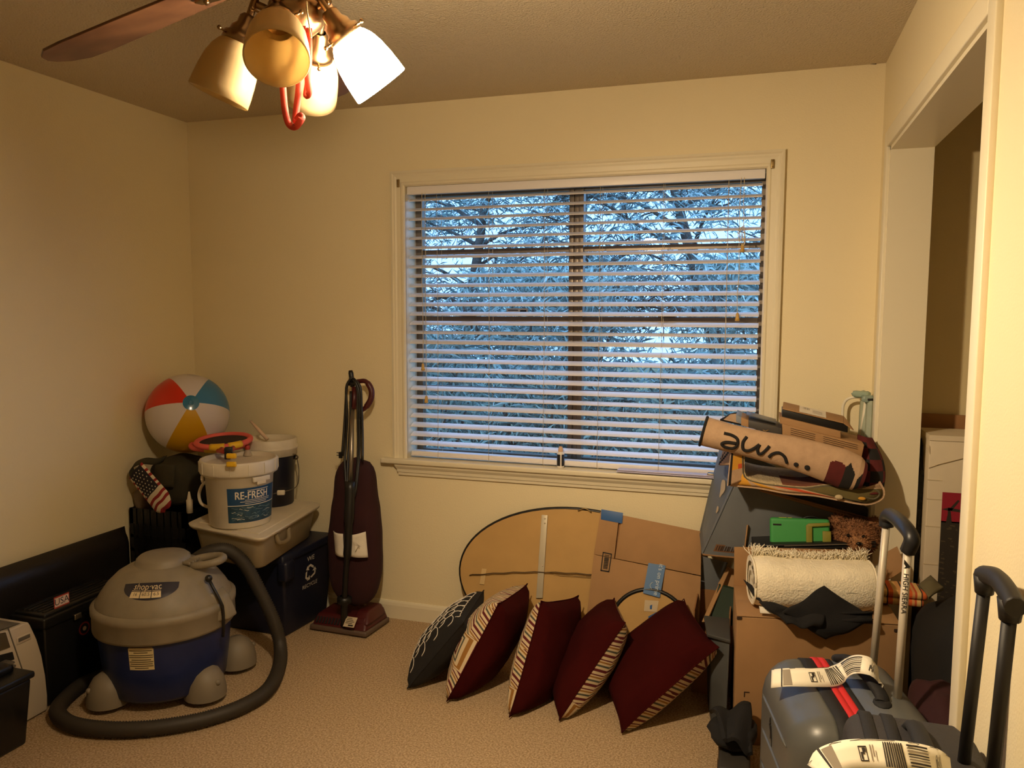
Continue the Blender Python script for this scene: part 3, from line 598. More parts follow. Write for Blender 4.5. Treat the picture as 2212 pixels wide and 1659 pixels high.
def lump(b, c, d, M=None, amp=.12, s=6., n=18, m=12, k=0, e=.6):     # soft lumpy cloth bundle
    c = V(c); M = M or Matrix.Identity(3)
    def f(u, v):
        th, ph = u * 2 * PI, (v - .5) * PI; pw = lambda q: math.copysign(abs(q) ** e, q)
        p = V((pw(math.cos(ph)) * pw(math.cos(th)), pw(math.cos(ph)) * pw(math.sin(th)), pw(math.sin(ph))))
        p *= 1 + amp * ns(p, s / 3, k); return c + M @ V((p.x * d[0], p.y * d[1], p.z * d[2]))
    b.grid(f, n, m)
t2 = thing('folded_linen', 'pile of folded pale linen inside the clear tote', 'linen', loc(0, 0, .415))
Mt = Matrix((exn, eyn, V((0, 0, 1)))).transposed()
b = B(); lump(b, loc(0, 0, .445), (LX * .40, LY * .38, .030), Mt, .05, 5, e=.4); b.out('folded_layer', mat('linen_tan', (186, 168, 132), .9), t2)
b = B(); lump(b, loc(.0, .0, .497), (LX * .38, LY * .36, .024), Mt, .05, 5, k=3, e=.4); b.out('folded_layer', mat('linen_brown', (128, 104, 78), .9), t2)
# white chemical bucket
PW = mat('bucket_white', (214, 204, 182), .42, var=.08, vs=12); PWD = mat('bucket_dirt', (190, 170, 142), .7, var=.25, vs=18)
bc = at(520, 1127, 'z', zl + .001); t = thing('chemical_bucket', 'white lidded plastic bucket with a blue product label on the tote', 'bucket', bc)
pb = [(.001, 0), (.124, 0), (.129, .006), (.143, .215), (.147, .217), (.149, .225), (.143, .228)]
b = B(); b.lathe(pb, bc, n=44); th0 = math.atan2(-bc.y, -bc.x)
for a in (.62, -1.6):
    d = V((math.cos(th0 + a), math.sin(th0 + a), 0)); b.box(bc + d * .150 + V((0, 0, .212)), (.012, .085, .022), rz=th0 + a, bev=.004); b.box(bc + d * .150 + V((0, 0, .198)), (.012, .045, .02), rz=th0 + a, bev=.004)
bkb = b.out('body', PW, t)
b = B(); b.lathe([(.145, .226), (.161, .228), (.164, .236), (.164, .280), (.161, .287), (.155, .288), (.152, .284), (.151, .270), (.140, .268), (.001, .268)], bc, n=44)
for i in range(14): a = i * 2 * PI / 14 + .2; d = V((math.cos(a), math.sin(a), 0)); b.box(bc + d * .164 + V((0, 0, .258)), (.005, .003, .046), rz=a, bev=.001)
b.out('lid', PW, t)
hpz = [at(452, 1036, 'y', bc.y - .02), at(437, 1048, 'y', bc.y - .03), at(430, 1068, 'y', bc.y - .03), at(434, 1086, 'y', bc.y - .03), at(446, 1094, 'y', bc.y - .02), at(462, 1096, 'y', bc.y + .05)]
b = B(); b.tube(bez(hpz, 6), .007, 8, sx=1.0, up=(0, 1, 0)); b.out('handle', PW, t)
fb = wrap(pb[2:4], bc, th0, 0, .138)
b = B(); b.mi = 0; b.grid(lambda u, v: fb(-.052 + .236 * u, .022 + .150 * v), 28, 6); b.mi = 1; b.grid(lambda u, v: fb(-.052 + .236 * u, .024 + .070 * v, .0004), 28, 4)
b.mi = 2; b.grid(lambda u, v: fb(-.052 + .236 * u, .095 + .003 * v, .0007), 28, 1)
b.text('RE-FRESH', .042, lambda x, y: fb(x * .85 + .052, y * 1.1 + .138, .0008)); b.text('RE-FRESH', .042, lambda x, y: fb(x * .85 + .0535, y * 1.1 + .139, .0008))
rs = random.Random(4)
b.grid(lambda u, v: fb(.03 + .1 * u, .160 + .0025 * v, .0007), 10, 1)
for y, x0, w_ in ((.118, .02, .12), (.111, .0, .14), (.104, .02, .1)): b.grid(lambda u, v: fb(x0 + w_ * u, y + .0022 * v, .0007), 10, 1)
for i in range(46):
    x0 = rs.uniform(-.045, .13); y0 = rs.uniform(.03, .088); w_ = rs.uniform(.008, .04); b.mi = 3 if i % 4 else 2; b.grid(lambda u, v: fb(x0 + w_ * u, y0 + .0018 * v + .002 * math.sin(u * 5 + i), .0007), 5, 1)
b.out('label', [mat('label_blue', (22, 66, 106), .5), mat('label_teal', (36, 70, 90), .5, var=.4, vs=30), mat('label_white', (220, 212, 196), .6), mat('label_pale_blue', (110, 132, 140), .6)], bkb)
# navy bucket with white lid
c2 = at(588, 1080, 'z', zl + .001); c2.y = min(c2.y, D - .165); c2.x = at(588, 1080, 'y', c2.y).x
t = thing('pail', 'navy pail with a white lid behind the white bucket', 'pail', c2)
pb2 = [(.001, 0), (.098, 0), (.102, .005), (.112, .26)]
b = B(); b.lathe(pb2, c2, n=40); b.lathe([(.112, .255), (.115, .255), (.115, .262), (.112, .262)], c2, n=40); b.out('body', mat('pail_navy', (20, 24, 40), .4), t)
b = B(); b.lathe([(.113, .238), (.122, .240), (.123, .268), (.128, .272), (.128, .282), (.122, .284), (.122, .315), (.119, .319), (.113, .317), (.111, .300), (.001, .300)], c2, n=40); b.out('lid', PW, t)
th2 = math.atan2(-c2.y, -c2.x)
for a, nm in ((1.35, 0),):
    d = V((math.cos(th2 + a), math.sin(th2 + a), 0)); b = B(); b.sph(c2 + d * .118 + V((0, 0, .222)), .012, 10, 8); e2 = V((math.cos(th2 - .9), math.sin(th2 - .9), 0))
    b.tube(bez([c2 + d * .122 + V((0, 0, .222)), c2 + d * .13 + V((0, 0, .15)), c2 + (d + e2 * .5).normalized() * .145 + V((0, 0, .09)), c2 + (d * .5 + e2 * .6).normalized() * .14 + V((0, 0, .075))], 8), .0022, 6)
    b.tube(bez([c2 + d * .122 + V((0, 0, .222)), c2 + (d + e2 * .4).normalized() * .122 + V((0, 0, .245)), c2 + (d * .4 + e2 * .6).normalized() * .12 + V((0, 0, .235))], 6), .002, 6); bail = b.out('wire_bail', mat('wire_steel', (120, 112, 100), .4, metal=.9), t)
b = B(); q = at(607, 1064, 'y', c2.y - .13); b.box(q, (.035, .02, .022), rz=.4, bev=.005); b.out('bail_grip', PW, bail)
t = tag(B().tube([at(578, 950, 'y', c2.y - .03), at(560, 930, 'y', c2.y - .03), at(541, 909, 'y', c2.y - .03)], [.009, .009, .006], 8).out('paint_paddle', mat('clear_plastic', (206, 178, 150), .4)), 'pale plastic stirring stick standing on the navy pail lid', 'stick')
# pink hoops with net
PINK = mat('foam_pink', (222, 96, 84), .6); YEL = mat('yellow_plastic', (226, 178, 30), .45); NET = mat('dark_mesh', (48, 34, 26), .9)
hz = bc.z + .288
t = thing('hoop_toy', 'pink foam hoop toy with dark mesh and yellow clips on the white bucket', 'toy', at(480, 952, 'z', hz + .02))
def hoop(cx, cy, z, r, tr, tilt=0.):
    c = at(cx, cy, 'z', z); return [c + V((r * math.cos(k * PI / 24), r * .92 * math.sin(k * PI / 24), tilt * math.sin(k * PI / 24))) for k in range(48)]
h1 = hoop(483, 952, hz + .047, .120, .012, .012); h2 = hoop(473, 960, hz + .021, .124, .012, .004)
b = B(); b.tube(h1, .0125, 10, closed=True); b.out('foam_ring', PINK, t); b = B(); b.tube(h2, .0125, 10, closed=True); b.out('foam_ring', PINK, t)
b = B(); b.bm.faces.new([b.bm.verts.new(p) for p in h1]); b.out('mesh_disc', NET, t)
def near(h, px, py):
    from bpy_extras.object_utils import world_to_camera_view as w2
    bpy.context.view_layer.update()
    def d(p): q = p - CAM; z = q.dot(_fw); return (1106 + F * q.dot(_r) / z - px) ** 2 + (829.5 - F * q.dot(_u) / z - py) ** 2
    return min(range(len(h)), key=lambda i: d(h[i]))
for h, px, py in ((h1, 470, 970), (h1, 512, 966), (h2, 462, 977)):
    i = near(h, px, py); b = B(); b.tube([h[(i + k) % 48] for k in (-2, -1, 0, 1, 2)], .0155, 10); b.out('sleeve', YEL, t)
    q = h[i]; b = B(); cc = at(495, 978, 'z', hz + .03); b.tube([q.lerp(cc, .35), q.lerp(cc, .8)], .0105, 8); b.out('connector', mat('red_plastic', (170, 52, 34), .5), t)
b = B(); cc = at(494, 976, 'z', hz + .03); b.box(cc + V((0, 0, .004)), (.034, .03, .034), rz=.5, bev=.006); b.box(cc + V((.008, -.018, -.014)), (.026, .02, .03), rz=.5, bev=.005); b.out('clip', BLK, t)
for dx, dy in ((500, 985), (500, 1003)):
    q = at(dx, dy, 'y', bc.y - .175); b = B(); b.box(q, (.042, .016, .022), rz=.25, bev=.0075, seg=3); b.out('foot_pad', YEL, t)
q = at(535, 985, 'z', bc.z + .268); t = thing('squeeze_bottle', 'small clear bottle with a red cap on the white bucket lid', 'bottle', q)
b = B(); b.lathe([(.001, 0), (.019, 0), (.019, .006), (.013, .024), (.007, .034), (.006, .036)], q, n=20); b.out('body', thin('clear_soft', (226, 214, 196), .45, .3, .3), t)
b = B(); b.lathe([(.010, .030), (.0115, .034), (.0115, .044), (.008, .050), (.001, .052)], q, n=16); b.out('cap', mat('cap_red', (168, 52, 38), .5), t)
# ---------------------------------------------------------------- beach ball, crates, olive bag, flag mitt
bcn = at(406, 893, 'x', -2.597); BR_ = .1885
t = thing('beach_ball', 'inflated beach ball with red, blue, yellow and white panels', 'beach ball', bcn - V((0, 0, BR_)))
d0 = (CAM - bcn).normalized(); rt = d0.cross(V((0, 0, 1))).normalized() * -1; upv = rt.cross(d0) * -1
if upv.z < 0: upv = -upv
rt = -d0.cross(upv) if (-d0.cross(upv)).dot(_r) > 0 else d0.cross(upv)
ox, oy = (413 - 406) / 89, (893 - 870) / 89; axv = (rt * ox + upv * oy + d0 * math.sqrt(1 - ox * ox - oy * oy)).normalized()
e1 = (rt - axv * rt.dot(axv)).normalized(); e2 = axv.cross(e1)
if e2.dot(upv) < 0: e2 = -e2
cols = [('white', (206, 196, 190)), ('blue', (58, 118, 158)), ('white', (206, 196, 190)), ('yellow', (196, 148, 22)), ('white', (206, 196, 190)), ('red', (206, 50, 28))]
for k, (nm, cl) in enumerate(cols):
    a0 = math.radians(118 - 60 * k)
    def f(u, v): th = a0 - u * PI / 3; ph = .18 + v * (PI - .36); return bcn + (axv * math.cos(ph) + (e1 * math.cos(th) + e2 * math.sin(th)) * math.sin(ph)) * BR_
    b = B(); b.grid(f, 8, 20); b.out('panel', mat('vinyl_' + nm, cl, .28, spec=.4), t)['label'] = nm + ' vinyl panel'
for s in (1, -1):
    b = B(); b.grid(lambda u, v: bcn + (axv * s * math.cos(v * .19) + (e1 * math.cos(u * 2 * PI) + e2 * math.sin(u * 2 * PI)) * math.sin(v * .19)) * (BR_ + .001), 24, 4)
    if s > 0: b.lathe([(.012, 0), (.012, .004), (.006, .006), (.005, .003), (.001, .003)], bcn + axv * BR_, axv, 14)
    b.out('end_disc', mat('vinyl_disc', (44, 112, 146), .15, coat=.5), t)
b = B(); q = bcn + (upv * .95 + rt * .16 + d0 * .26).normalized() * (BR_ + .0008); f = plane(q, rt + upv * -.1, d0)
for y in (-.006, .0, .006): rect(b, f, -.028, y - .0016, .028 - abs(y), y + .0016)
b.out('valve_print', mat('vinyl_print', (90, 84, 78), .5), t)
def crate(z0, label):
    x0, x1, y0, y1, hh = XL + .018, -2.462, 2.872, 3.20, .288
    t = thing('milk_crate', label, 'crate', ((x0 + x1) / 2, (y0 + y1) / 2, z0), 'stacked black crates in the corner')
    for (ax, c) in (('y', y0), ('y', y1 - .008), ('x', x0), ('x', x1 - .008)):
        b = B(); lo, hi = (x0, x1) if ax == 'y' else (y0, y1)
        def bar(a0, a1, za, zb_):
            if ax == 'y': b.b2((a0, c, z0 + za), (a1, c + .008, z0 + zb_))
            else: b.b2((c, a0, z0 + za), (c + .008, a1, z0 + zb_))
        for za, zb_ in ((0, .03), (.085, .10), (.15, .165), (.215, .288)): bar(lo, hi, za, zb_)
        n = 8
        for i in range(n + 1): w_ = .02 if i in (0, n) else .006; q = lo + (hi - lo - w_) * i / n; bar(q, q + w_, .0, .288)
        if ax == 'y': b.b2((lo + .004, c + .003, z0 + .004), (hi - .004, c + .006, z0 + .27))
        else: b.b2((c + .003, lo + .004, z0 + .004), (c + .006, hi - .004, z0 + .27))
        b.out('wall', BLK, t)
    b = B(); b.b2((x0, y0, z0 + .0), (x1, y1, z0 + .008)); b.out('floor', BLK, t)
crate(0, 'black slatted crate on the floor, lower of the corner stack'); crate(.29, 'black slatted crate stacked on another crate under the olive bag')
OLV = mat('olive_canvas', (58, 54, 36), .9, var=.2, vs=12, bump=.3, bs=220, dist=.004)
t = thing('canvas_bag', 'olive green canvas bag slumped on the black crate under the beach ball', 'bag', (-2.6, 3.02, .578))
b = B(); lump(b, (-2.60, 3.03, .692), (.118, .125, .113), None, .10, 6, 26, 18, 2, .62); b.out('body', OLV, t)
b = B(); b.grid(lambda u, v: V((-2.585 + .115 * (u - .5) - .004 * v, 2.892 - .012 * v + .01 * (2 * u - 1) ** 2, .79 - .10 * v)), 10, 8, True, .006); b.out('flap', OLV, t)
st = [at(356, 990, 'y', 2.93), at(336, 997, 'y', 2.89), at(312, 996, 'y', 2.87), at(292, 1004, 'y', 2.855), at(284, 1018, 'y', 2.85), at(292, 1034, 'y', 2.846)]
def strap(b, pts, wd, th, up):
    P = bez(pts, 5); N = len(P) - 1
    def f(u, v): i = u * N; k = min(int(i), N - 1); p = P[k].lerp(P[k + 1], i - k); return p + V(up).normalized() * (v - .5) * wd
    b.grid(f, N, 2, True, th)
b = B(); strap(b, st, .034, .004, (.3, .5, .8)); b.out('strap', OLV, t)
for c_, k in (((-2.745, 2.94, .61), 0),):
    b = B(); lump(b, c_, (.03, .05, .055), None, .15, 6, 14, 10, 5); t3 = tag(b.out('plastic_bottle', mat('grey_clear', (118, 100, 84), .4), o=(c_[0], c_[1], .57)), 'dull grey plastic bottle in the crate behind the flag mitt', 'bottle')
mc = at(327, 1057, 'y', 2.838); a_, c_ = at(300, 1020, 'y', 2.842), at(360, 1092, 'y', 2.838)
ey_ = (a_ - c_).normalized(); ex_ = ey_.cross(V((0, 1, 0))).normalized()
if ex_.x < 0: ex_ = -ex_
fm = plane(mc, ex_, ey_); Lm, Wm = (a_ - c_).length * 1.16, .062
t = thing('oven_mitt', 'stars and stripes flag mitt hanging from the olive bag strap', 'mitt', mc)
FR, FW, FBL = mat('flag_red', (140, 32, 34), .85), mat('flag_white', (206, 192, 164), .85), mat('flag_navy', (28, 26, 36), .85)
def mit(side):
    def f(u, v):
        y = (v - .5) * Lm; wd = Wm * (1 - max(0, (.22 - v) / .22) ** 2 * .55) * (1 - .12 * v); x = (u - .5) * 2; h = .016 * math.sqrt(max(0, 1 - x * x)) * (min(1, v / .06)) ** .5 * (min(1, (1 - v) / .03 + .4))
        return fm(x * wd, y + .006 * ns((u * 2, v * 3, 1), 1.5), 0) + V((0, -h * side, 0))
    return f
b = B(); b.grid(mit(1), 12, 34, True, 0, lambda u, v: (0 if int(v * 15) % 2 == 0 else 1) if (v < .40 or u < .13 or u > .90) else 2); b.grid(mit(-1), 10, 20, True, 0, lambda u, v: 0)
mtb = b.out('mitt_body', [FR, FW, FBL], t)
b = B(); g = mit(1)
for r in range(8):
    for k in range(5):
        u = .20 + k * .155 + (r % 2) * .07; v = .45 + r * .065
        if u > .86: continue
        p = g(u, v) + V((0, -.0015, 0)); b._f([b.bm.verts.new(p + (ex_ * math.cos(q * PI / 5) + ey_ * math.sin(q * PI / 5)) * (.0042 if q % 2 == 0 else .0024)) for q in range(10)])
b.out('star_print', FW, mtb)
q = at(399, 1084, 'y', 2.95); q.z = .578 + .0; q = at(399, 1083, 'y', 2.868); b = B(); b.lathe([(.001, -.06), (.014, -.06), (.014, .0), (.010, .003), (.004, .036), (.003, .038), (.001, .038)], q + V((0, .03, 0)), n=16)
tag(b.out('glue_tube', mat('nozzle_white', (214, 200, 170), .5), o=q + V((0, .03, -.06))), 'white pointed nozzle sticking up from the black crate', 'tube')
# ---------------------------------------------------------------- upright vacuum
MAR = mat('maroon_plastic', (74, 22, 22), .42); MARF = mat('maroon_fabric', (48, 12, 16), .9, var=.15, vs=10, bump=.2, bs=300, dist=.003)
SIL = mat('brushed_steel', (150, 142, 130), .35, metal=.9)
t = thing('upright_vacuum', 'maroon upright vacuum cleaner with a cloth bag leaning by the window', 'vacuum', (-1.815, 3.2, 0))
b = B(); b.hexa([(-1.972, 3.100, .006), (-1.672, 3.092, .006), (-1.655, 3.300, .006), (-1.965, 3.300, .006), (-1.972, 3.100, .03), (-1.672, 3.092, .03), (-1.655, 3.300, .03), (-1.965, 3.300, .03)], .008); b.out('bumper', mat('bumper_grey', (96, 78, 66), .5), t)
b = B(); b.hexa([(-1.966, 3.106, .026), (-1.678, 3.098, .026), (-1.66, 3.296, .026), (-1.96, 3.296, .026), (-1.955, 3.15, .072), (-1.70, 3.145, .080), (-1.68, 3.29, .085), (-1.95, 3.29, .072)], .012, 3)
b.hexa([(-1.77, 3.118, .05), (-1.675, 3.118, .05), (-1.665, 3.29, .05), (-1.77, 3.29, .05), (-1.755, 3.17, .10), (-1.70, 3.17, .10), (-1.69, 3.285, .10), (-1.755, 3.285, .10)], .01); hdm = b.out('hood', MAR, t)
b = B()
for i in range(9): b.box((-1.94 + i * .016, 3.120, .052), (.007, .006, .03), rx=-.75, bev=.001)
b.out('vent_grille', BLKM, hdm)
q = at(759, 1345, 'y', 3.105); f = plane(q + V((0, -.004, 0)), (1, 0, 0), (0, .75, .66)); b = B(); b.mi = 0; rect(b, f, -.028, -.025, .028, .025, .009); b.mi = 1
for y in (.016, .008, .0, -.008): rect(b, f, -.022, y, .02 - abs(y), y + .003, .0096)
rect(b, f, -.005, -.02, .02, -.013, .0096); b.out('rating_label', [mat('label_tan', (196, 178, 148), .6), INK], hdm)
bw = lambda z: 1.0
def bagf(u, v):
    th = u * 2 * PI; z = .105 + .700 * v; k = max(0, 1 - (2 * v - 1) ** 6); k2 = max(0, 1 - ((v - .45) / .56) ** 8) ** .5
    cxx = -1.782 - .022 * v; w_ = (.108 + .026 * math.sin(PI * min(1, max(0, (.72 - v) / .72))) ** .8) * k ** .45 ; dp = .075 * k ** .5 * (.75 + .25 * math.sin(PI * v)); pw = lambda q: math.copysign(abs(q) ** .75, q)
    y = 3.195 + .07 * v; p = V((cxx + w_ * pw(math.cos(th)), y + dp * pw(math.sin(th)), z)); p.y = min(p.y, D - .012 - .0)
    return p + V((.004, .004, 0)) * ns(p, 9)
b = B(); b.grid(bagf, 36, 30); b.out('dust_bag', MARF, t)
b = B(); b.tube([at(757, 1050, 'y', 3.16), at(759, 980, 'y', 3.19), at(761, 880, 'y', 3.235)], .011, 10); b.out('pole', SIL, t)
b = B(); b.tube(bez([at(744, 1352, 'y', 3.12), at(744, 1300, 'y', 3.105), at(747, 1240, 'y', 3.095), at(751, 1185, 'y', 3.10), at(754, 1120, 'y', 3.115), at(757, 1040, 'y', 3.14)], 5), [.017] * 6 + [.013] * 8 + [.019] * 6 + [.024] * 6, 10)
b.lathe([(.02, -.02), (.034, -.012), (.034, .012), (.02, .02)], at(744, 1296, 'y', 3.115), (0, 0, 1), 16); b.out('lower_tube', BLK, t)
b = B(); b.tube(bez([at(772, 824, 'y', 3.262), at(790, 824, 'y', 3.262), at(802, 842, 'y', 3.262), at(801, 862, 'y', 3.258), at(790, 880, 'y', 3.252), at(777, 888, 'y', 3.248)], 6), [.011] * 8 + [.014] * 16 + [.011] * 7, 10)
b.tube([at(766, 836, 'y', 3.255), at(764, 884, 'y', 3.235)], [.014, .012], 10); b.out('grip', MAR, t)
b = B(); b.tube([at(762, 835, 'y', 3.25), at(758, 806, 'y', 3.262), at(757, 800, 'y', 3.262)], [.011, .0125, .009], 10); b.tube([at(752, 830, 'y', 3.24), at(775, 828, 'y', 3.24)], .008, 8); b.out('cord_hook', BLK, t)
b = B()
for pts in ([(760, 815), (750, 832), (747, 870), (744, 920), (739, 985)], [(760, 815), (748, 838), (750, 900), (747, 960), (745, 1000), (750, 1090)], [(762, 818), (772, 840), (773, 900), (774, 960), (770, 1030), (757, 1095)], [(764, 818), (778, 836), (781, 880), (783, 940), (783, 996)], [(766, 820), (776, 850), (777, 920), (776, 985), (768, 1060), (756, 1100)], [(758, 845), (757, 900), (754, 960), (750, 1030), (754, 1098)]):
    yy = lambda q: 3.215 - .085 * min(1, max(0, (q - 960) / 140)) + .02 * min(1, max(0, (960 - q) / 150))
    b.tube(bez([at(px, py, 'y', yy(py)) for px, py in pts], 5), .0062, 7)
wcd = b.out('wrapped_cord', BLK, t)
b = B(); q = at(736, 983, 'y', 3.21); b.box(q, (.016, .014, .03), bev=.003); b.out('plug', BLK, wcd); b = B(); q2 = at(733, 981, 'y', 3.21)
for dz in (-.006, .006): b.box(q2 + V((-.006, 0, dz)), (.016, .002, .005))
b.out('plug_prong', SIL, wcd)
for nm, ps in (('left', [(713, 1150), (741, 1153), (743, 1204), (717, 1199)]), ('right', [(757, 1156), (785, 1151), (790, 1207), (757, 1202)])):
    b = B(); A_, B_, C_, D_ = [at(*q, 'y', 3.112 if nm == 'right' else 3.118) for q in ps]
    b.grid(lambda u, v: A_.lerp(B_, u).lerp(D_.lerp(C_, u), v) + V((0, -.006 * math.sin(PI * u) + (.03 * (1 - u) ** 2 if nm == 'left' else .022 * u * u), 0)), 8, 8, True, .0008)
    if nm == 'right': cc = at(772, 1176, 'y', 3.104); b.prism([cc + V((-.022, 0, .012)), cc + V((.004, -.006, .004)), cc + V((.024, -.012, -.004)), cc + V((.006, -.004, -.008)), cc + V((-.006, -.008, -.03)), cc + V((-.012, -.003, -.004))], (0, -.0008, 0))
    b.out('paper_note', PAPER, t)
# ---------------------------------------------------------------- pillows
def nodes(m): nt = m.node_tree; return nt, nt.nodes['Principled BSDF'], lambda t: nt.nodes.new(t), nt.links.new
def maze(name, cols, sc_=3.0, k=5.4):
    m = mat(name, (200, 180, 140), .85); nt, bs, N, Lk = nodes(m)
    uv = N('ShaderNodeUVMap'); uv.uv_map = 'cloth'; sp = N('ShaderNodeSeparateXYZ'); Lk(uv.outputs[0], sp.inputs[0])
    def ma(op, a, b_=None):
        n = N('ShaderNodeMath'); n.operation = op
        for i, q in enumerate((a, b_)):
            if q is None: continue
            if isinstance(q, (int, float)): n.inputs[i].default_value = q
            else: Lk(q, n.inputs[i])
        return n.outputs[0]
    x, y = sp.outputs[0], sp.outputs[1]
    xs = ma('MULTIPLY', x, sc_); ys = ma('MULTIPLY', y, sc_)
    tri = ma('ABSOLUTE', ma('SUBTRACT', ma('FRACT', xs), .5)); fl = ma('FLOOR', ma('ADD', xs, .5)); fy = ma('FLOOR', ys)
    cb = N('ShaderNodeCombineXYZ'); Lk(ma('FLOOR', xs), cb.inputs[0]); Lk(fy, cb.inputs[1])
    wn = N('ShaderNodeTexWhiteNoise'); Lk(cb.outputs[0], wn.inputs['Vector'])
    sgn = ma('SUBTRACT', ma('MULTIPLY', ma('GREATER_THAN', wn.outputs['Value'], .5), 2), 1)
    off = ma('MULTIPLY', ma('FLOOR', ma('MULTIPLY', wn.outputs['Value'], 4)), .25)
    mn = ma('MAXIMUM', ma('MULTIPLY', tri, 1.), ma('ABSOLUTE', ma('SUBTRACT', ma('FRACT', ys), .5)))
    a1 = ma('ADD', ma('MULTIPLY', ma('ADD', y, ma('MULTIPLY', ma('MULTIPLY', tri, sgn), .32)), k * 1.25), off)
    a2 = ma('ADD', ma('MULTIPLY', mn, 2.4), off)
    sel = ma('GREATER_THAN', wn.outputs['Value'], .82); val = ma('FRACT', ma('ADD', ma('MULTIPLY', a1, ma('SUBTRACT', 1, sel)), ma('MULTIPLY', a2, sel)))
    r = N('ShaderNodeValToRGB'); r.color_ramp.interpolation = 'CONSTANT'; e = r.color_ramp.elements
    for i, (p, c) in enumerate(cols):
        q = e[i] if i < 2 else e.new(p); q.position = p; q.color = lin(c)
    Lk(val, r.inputs[0]); Lk(r.outputs[0], bs.inputs['Base Color']); return m
CRM, MRN, OLG, GLD = (206, 186, 150), (92, 20, 26), (78, 78, 66), (150, 104, 44)
PAT = maze('maze_print', [(0, CRM), (.17, MRN), (.34, CRM), (.5, OLG), (.62, CRM), (.74, GLD), (.84, CRM), (.92, MRN)])
VEL = mat('maroon_velvet', (58, 11, 10), .95, var=.2, vs=6, spec=.08, bump=.15, bs=260, dist=.002)
BCL = mat('black_cotton', (20, 18, 18), .9, bump=.15, bs=260, dist=.002); THR = mat('white_cord', (214, 204, 190), .7)
def onray(px, py, c, S, far):
    d = ray(px, py).normalized(); o = CAM - c; bq = o.dot(d); q = bq * bq - (o.length_squared - S * S)
    if q < 0: return CAM + d * (-bq)
    return CAM + d * (-bq + (math.sqrt(q) if far else -math.sqrt(q)))
def pillow(label, fb, ft, bt, S, T, left, right, seed):
    A = at(*fb, 'z', .012); Bq = at(*ft, 'y', A.y + .05) if True else None
    n1 = onray(*ft, A, S, False); n2 = onray(*ft, A, S, True); Bq = n1 if abs(n1.y - A.y) < abs(n2.y - A.y) else n2
    C_ = onray(*bt, Bq, S, True); e1 = C_ - Bq; e2 = Bq - A; e1 = (e1 - e2 * (e1.dot(e2) / e2.length_squared) * .6)
    c = A + e1 / 2 + e2 / 2; n = e1.cross(e2).normalized(); hx_, hy_ = e1 / 2, e2 / 2
    t = thing('throw_pillow', label, 'pillow', V((c.x, c.y, 0)), 'pillows in a row in front of the boards')
    def f(side):
        def g(u, v):
            x, y = 2 * u - 1, 2 * v - 1; px_ = x * (1 - .055 * (1 - y ** 4)); py_ = y * (1 - .055 * (1 - x ** 4))
            k = max(0, (1 - x * x) * (1 - y * y)); h = T * (k ** .38) * (1 + .10 * ns((x * 1.3, y * 1.3, 0), 1.3, seed)) + .004 * ns((x * 3, y * 3, 2), 2, seed) * k
            p = c + hx_ * px_ + hy_ * py_ + n * (h * side)
            if p.z < .004: p.z = .004 + (p.z - .004) * .05
            return p
        return g
    for side, nm, m in ((-1, 'left_cover', left), (1, 'right_cover', right)):
        b = B(); g = f(side); b.grid(g if side > 0 else (lambda u, v: g(1 - u, v)), 26, 26); o = b.out(nm, m, t)
        uvl = o.data.uv_layers.new(name='cloth')
        for poly in o.data.polygons:
            for li, vi in zip(poly.loop_indices, poly.vertices): j, i = divmod(vi, 27); uvl.data[li].uv = (i / 26, j / 26 + seed * .37)
        cov = cov if side > 0 else o; o['label'] = {PAT: 'cream and maroon maze print side', VEL: 'plain maroon velvet side', BCL: 'black cotton side'}[m]
    b = B(); g = f(1); N = 40; rim = [g(i / N, 0) for i in range(N)] + [g(1, i / N) for i in range(N)] + [g(1 - i / N, 1) for i in range(N)] + [g(0, 1 - i / N) for i in range(N)]
    b.tube(rim, .0026, 5, closed=True); b.out('seam', right if left is PAT or left is BCL else left, t)
    return t, f
t, f = pillow('black cotton pillow with white looped cord, leftmost in the row', (880, 1487), (1000, 1345), (1050, 1269), .36, .085, BCL, BCL, 1)
g = f(-1); b = B(); R_ = 8; Cc = 6
for r in range(R_):
    for k in range(Cc):
        x0 = .04 + (k + .5 * (r % 2)) * .155; y0 = .06 + r * .118
        if x0 > .88: continue
        pts = [(x0, y0 + .06), (x0 + .012, y0 + .13), (x0 + .075, y0 + .155), (x0 + .14, y0 + .13), (x0 + .15, y0 + .05), (x0 + .13, y0 - .03)]
        q = [g(min(.985, max(.01, u + .01 * ns((k, r, 0), 1.7))), min(.985, max(.01, v))) for u, v in pts]
        b.tube(bez(q, 4), .0019, 5)
b.out('cord_embroidery', THR, [o for o in t.children if o.name.startswith('left')][0])
pillow('maroon pillow with maze print on its left side, just right of the black one', (965, 1515), (1077, 1303), (1155, 1231), .42, .105, PAT, VEL, 2)
pillow('maroon pillow with maze print on its left side, middle of the row', (1100, 1549), (1169, 1298), (1263, 1236), .42, .096, PAT, VEL, 3)
pillow('maroon pillow with maze print on its right side, standing second from the right', (1208, 1556), (1351, 1345), (1351, 1257), .42, .100, VEL, PAT, 4)
pillow('maroon pillow slumped at right end of the row, print on its underside', (1343, 1583), (1553, 1398), (1490, 1283), .44, .105, VEL, PAT, 5)
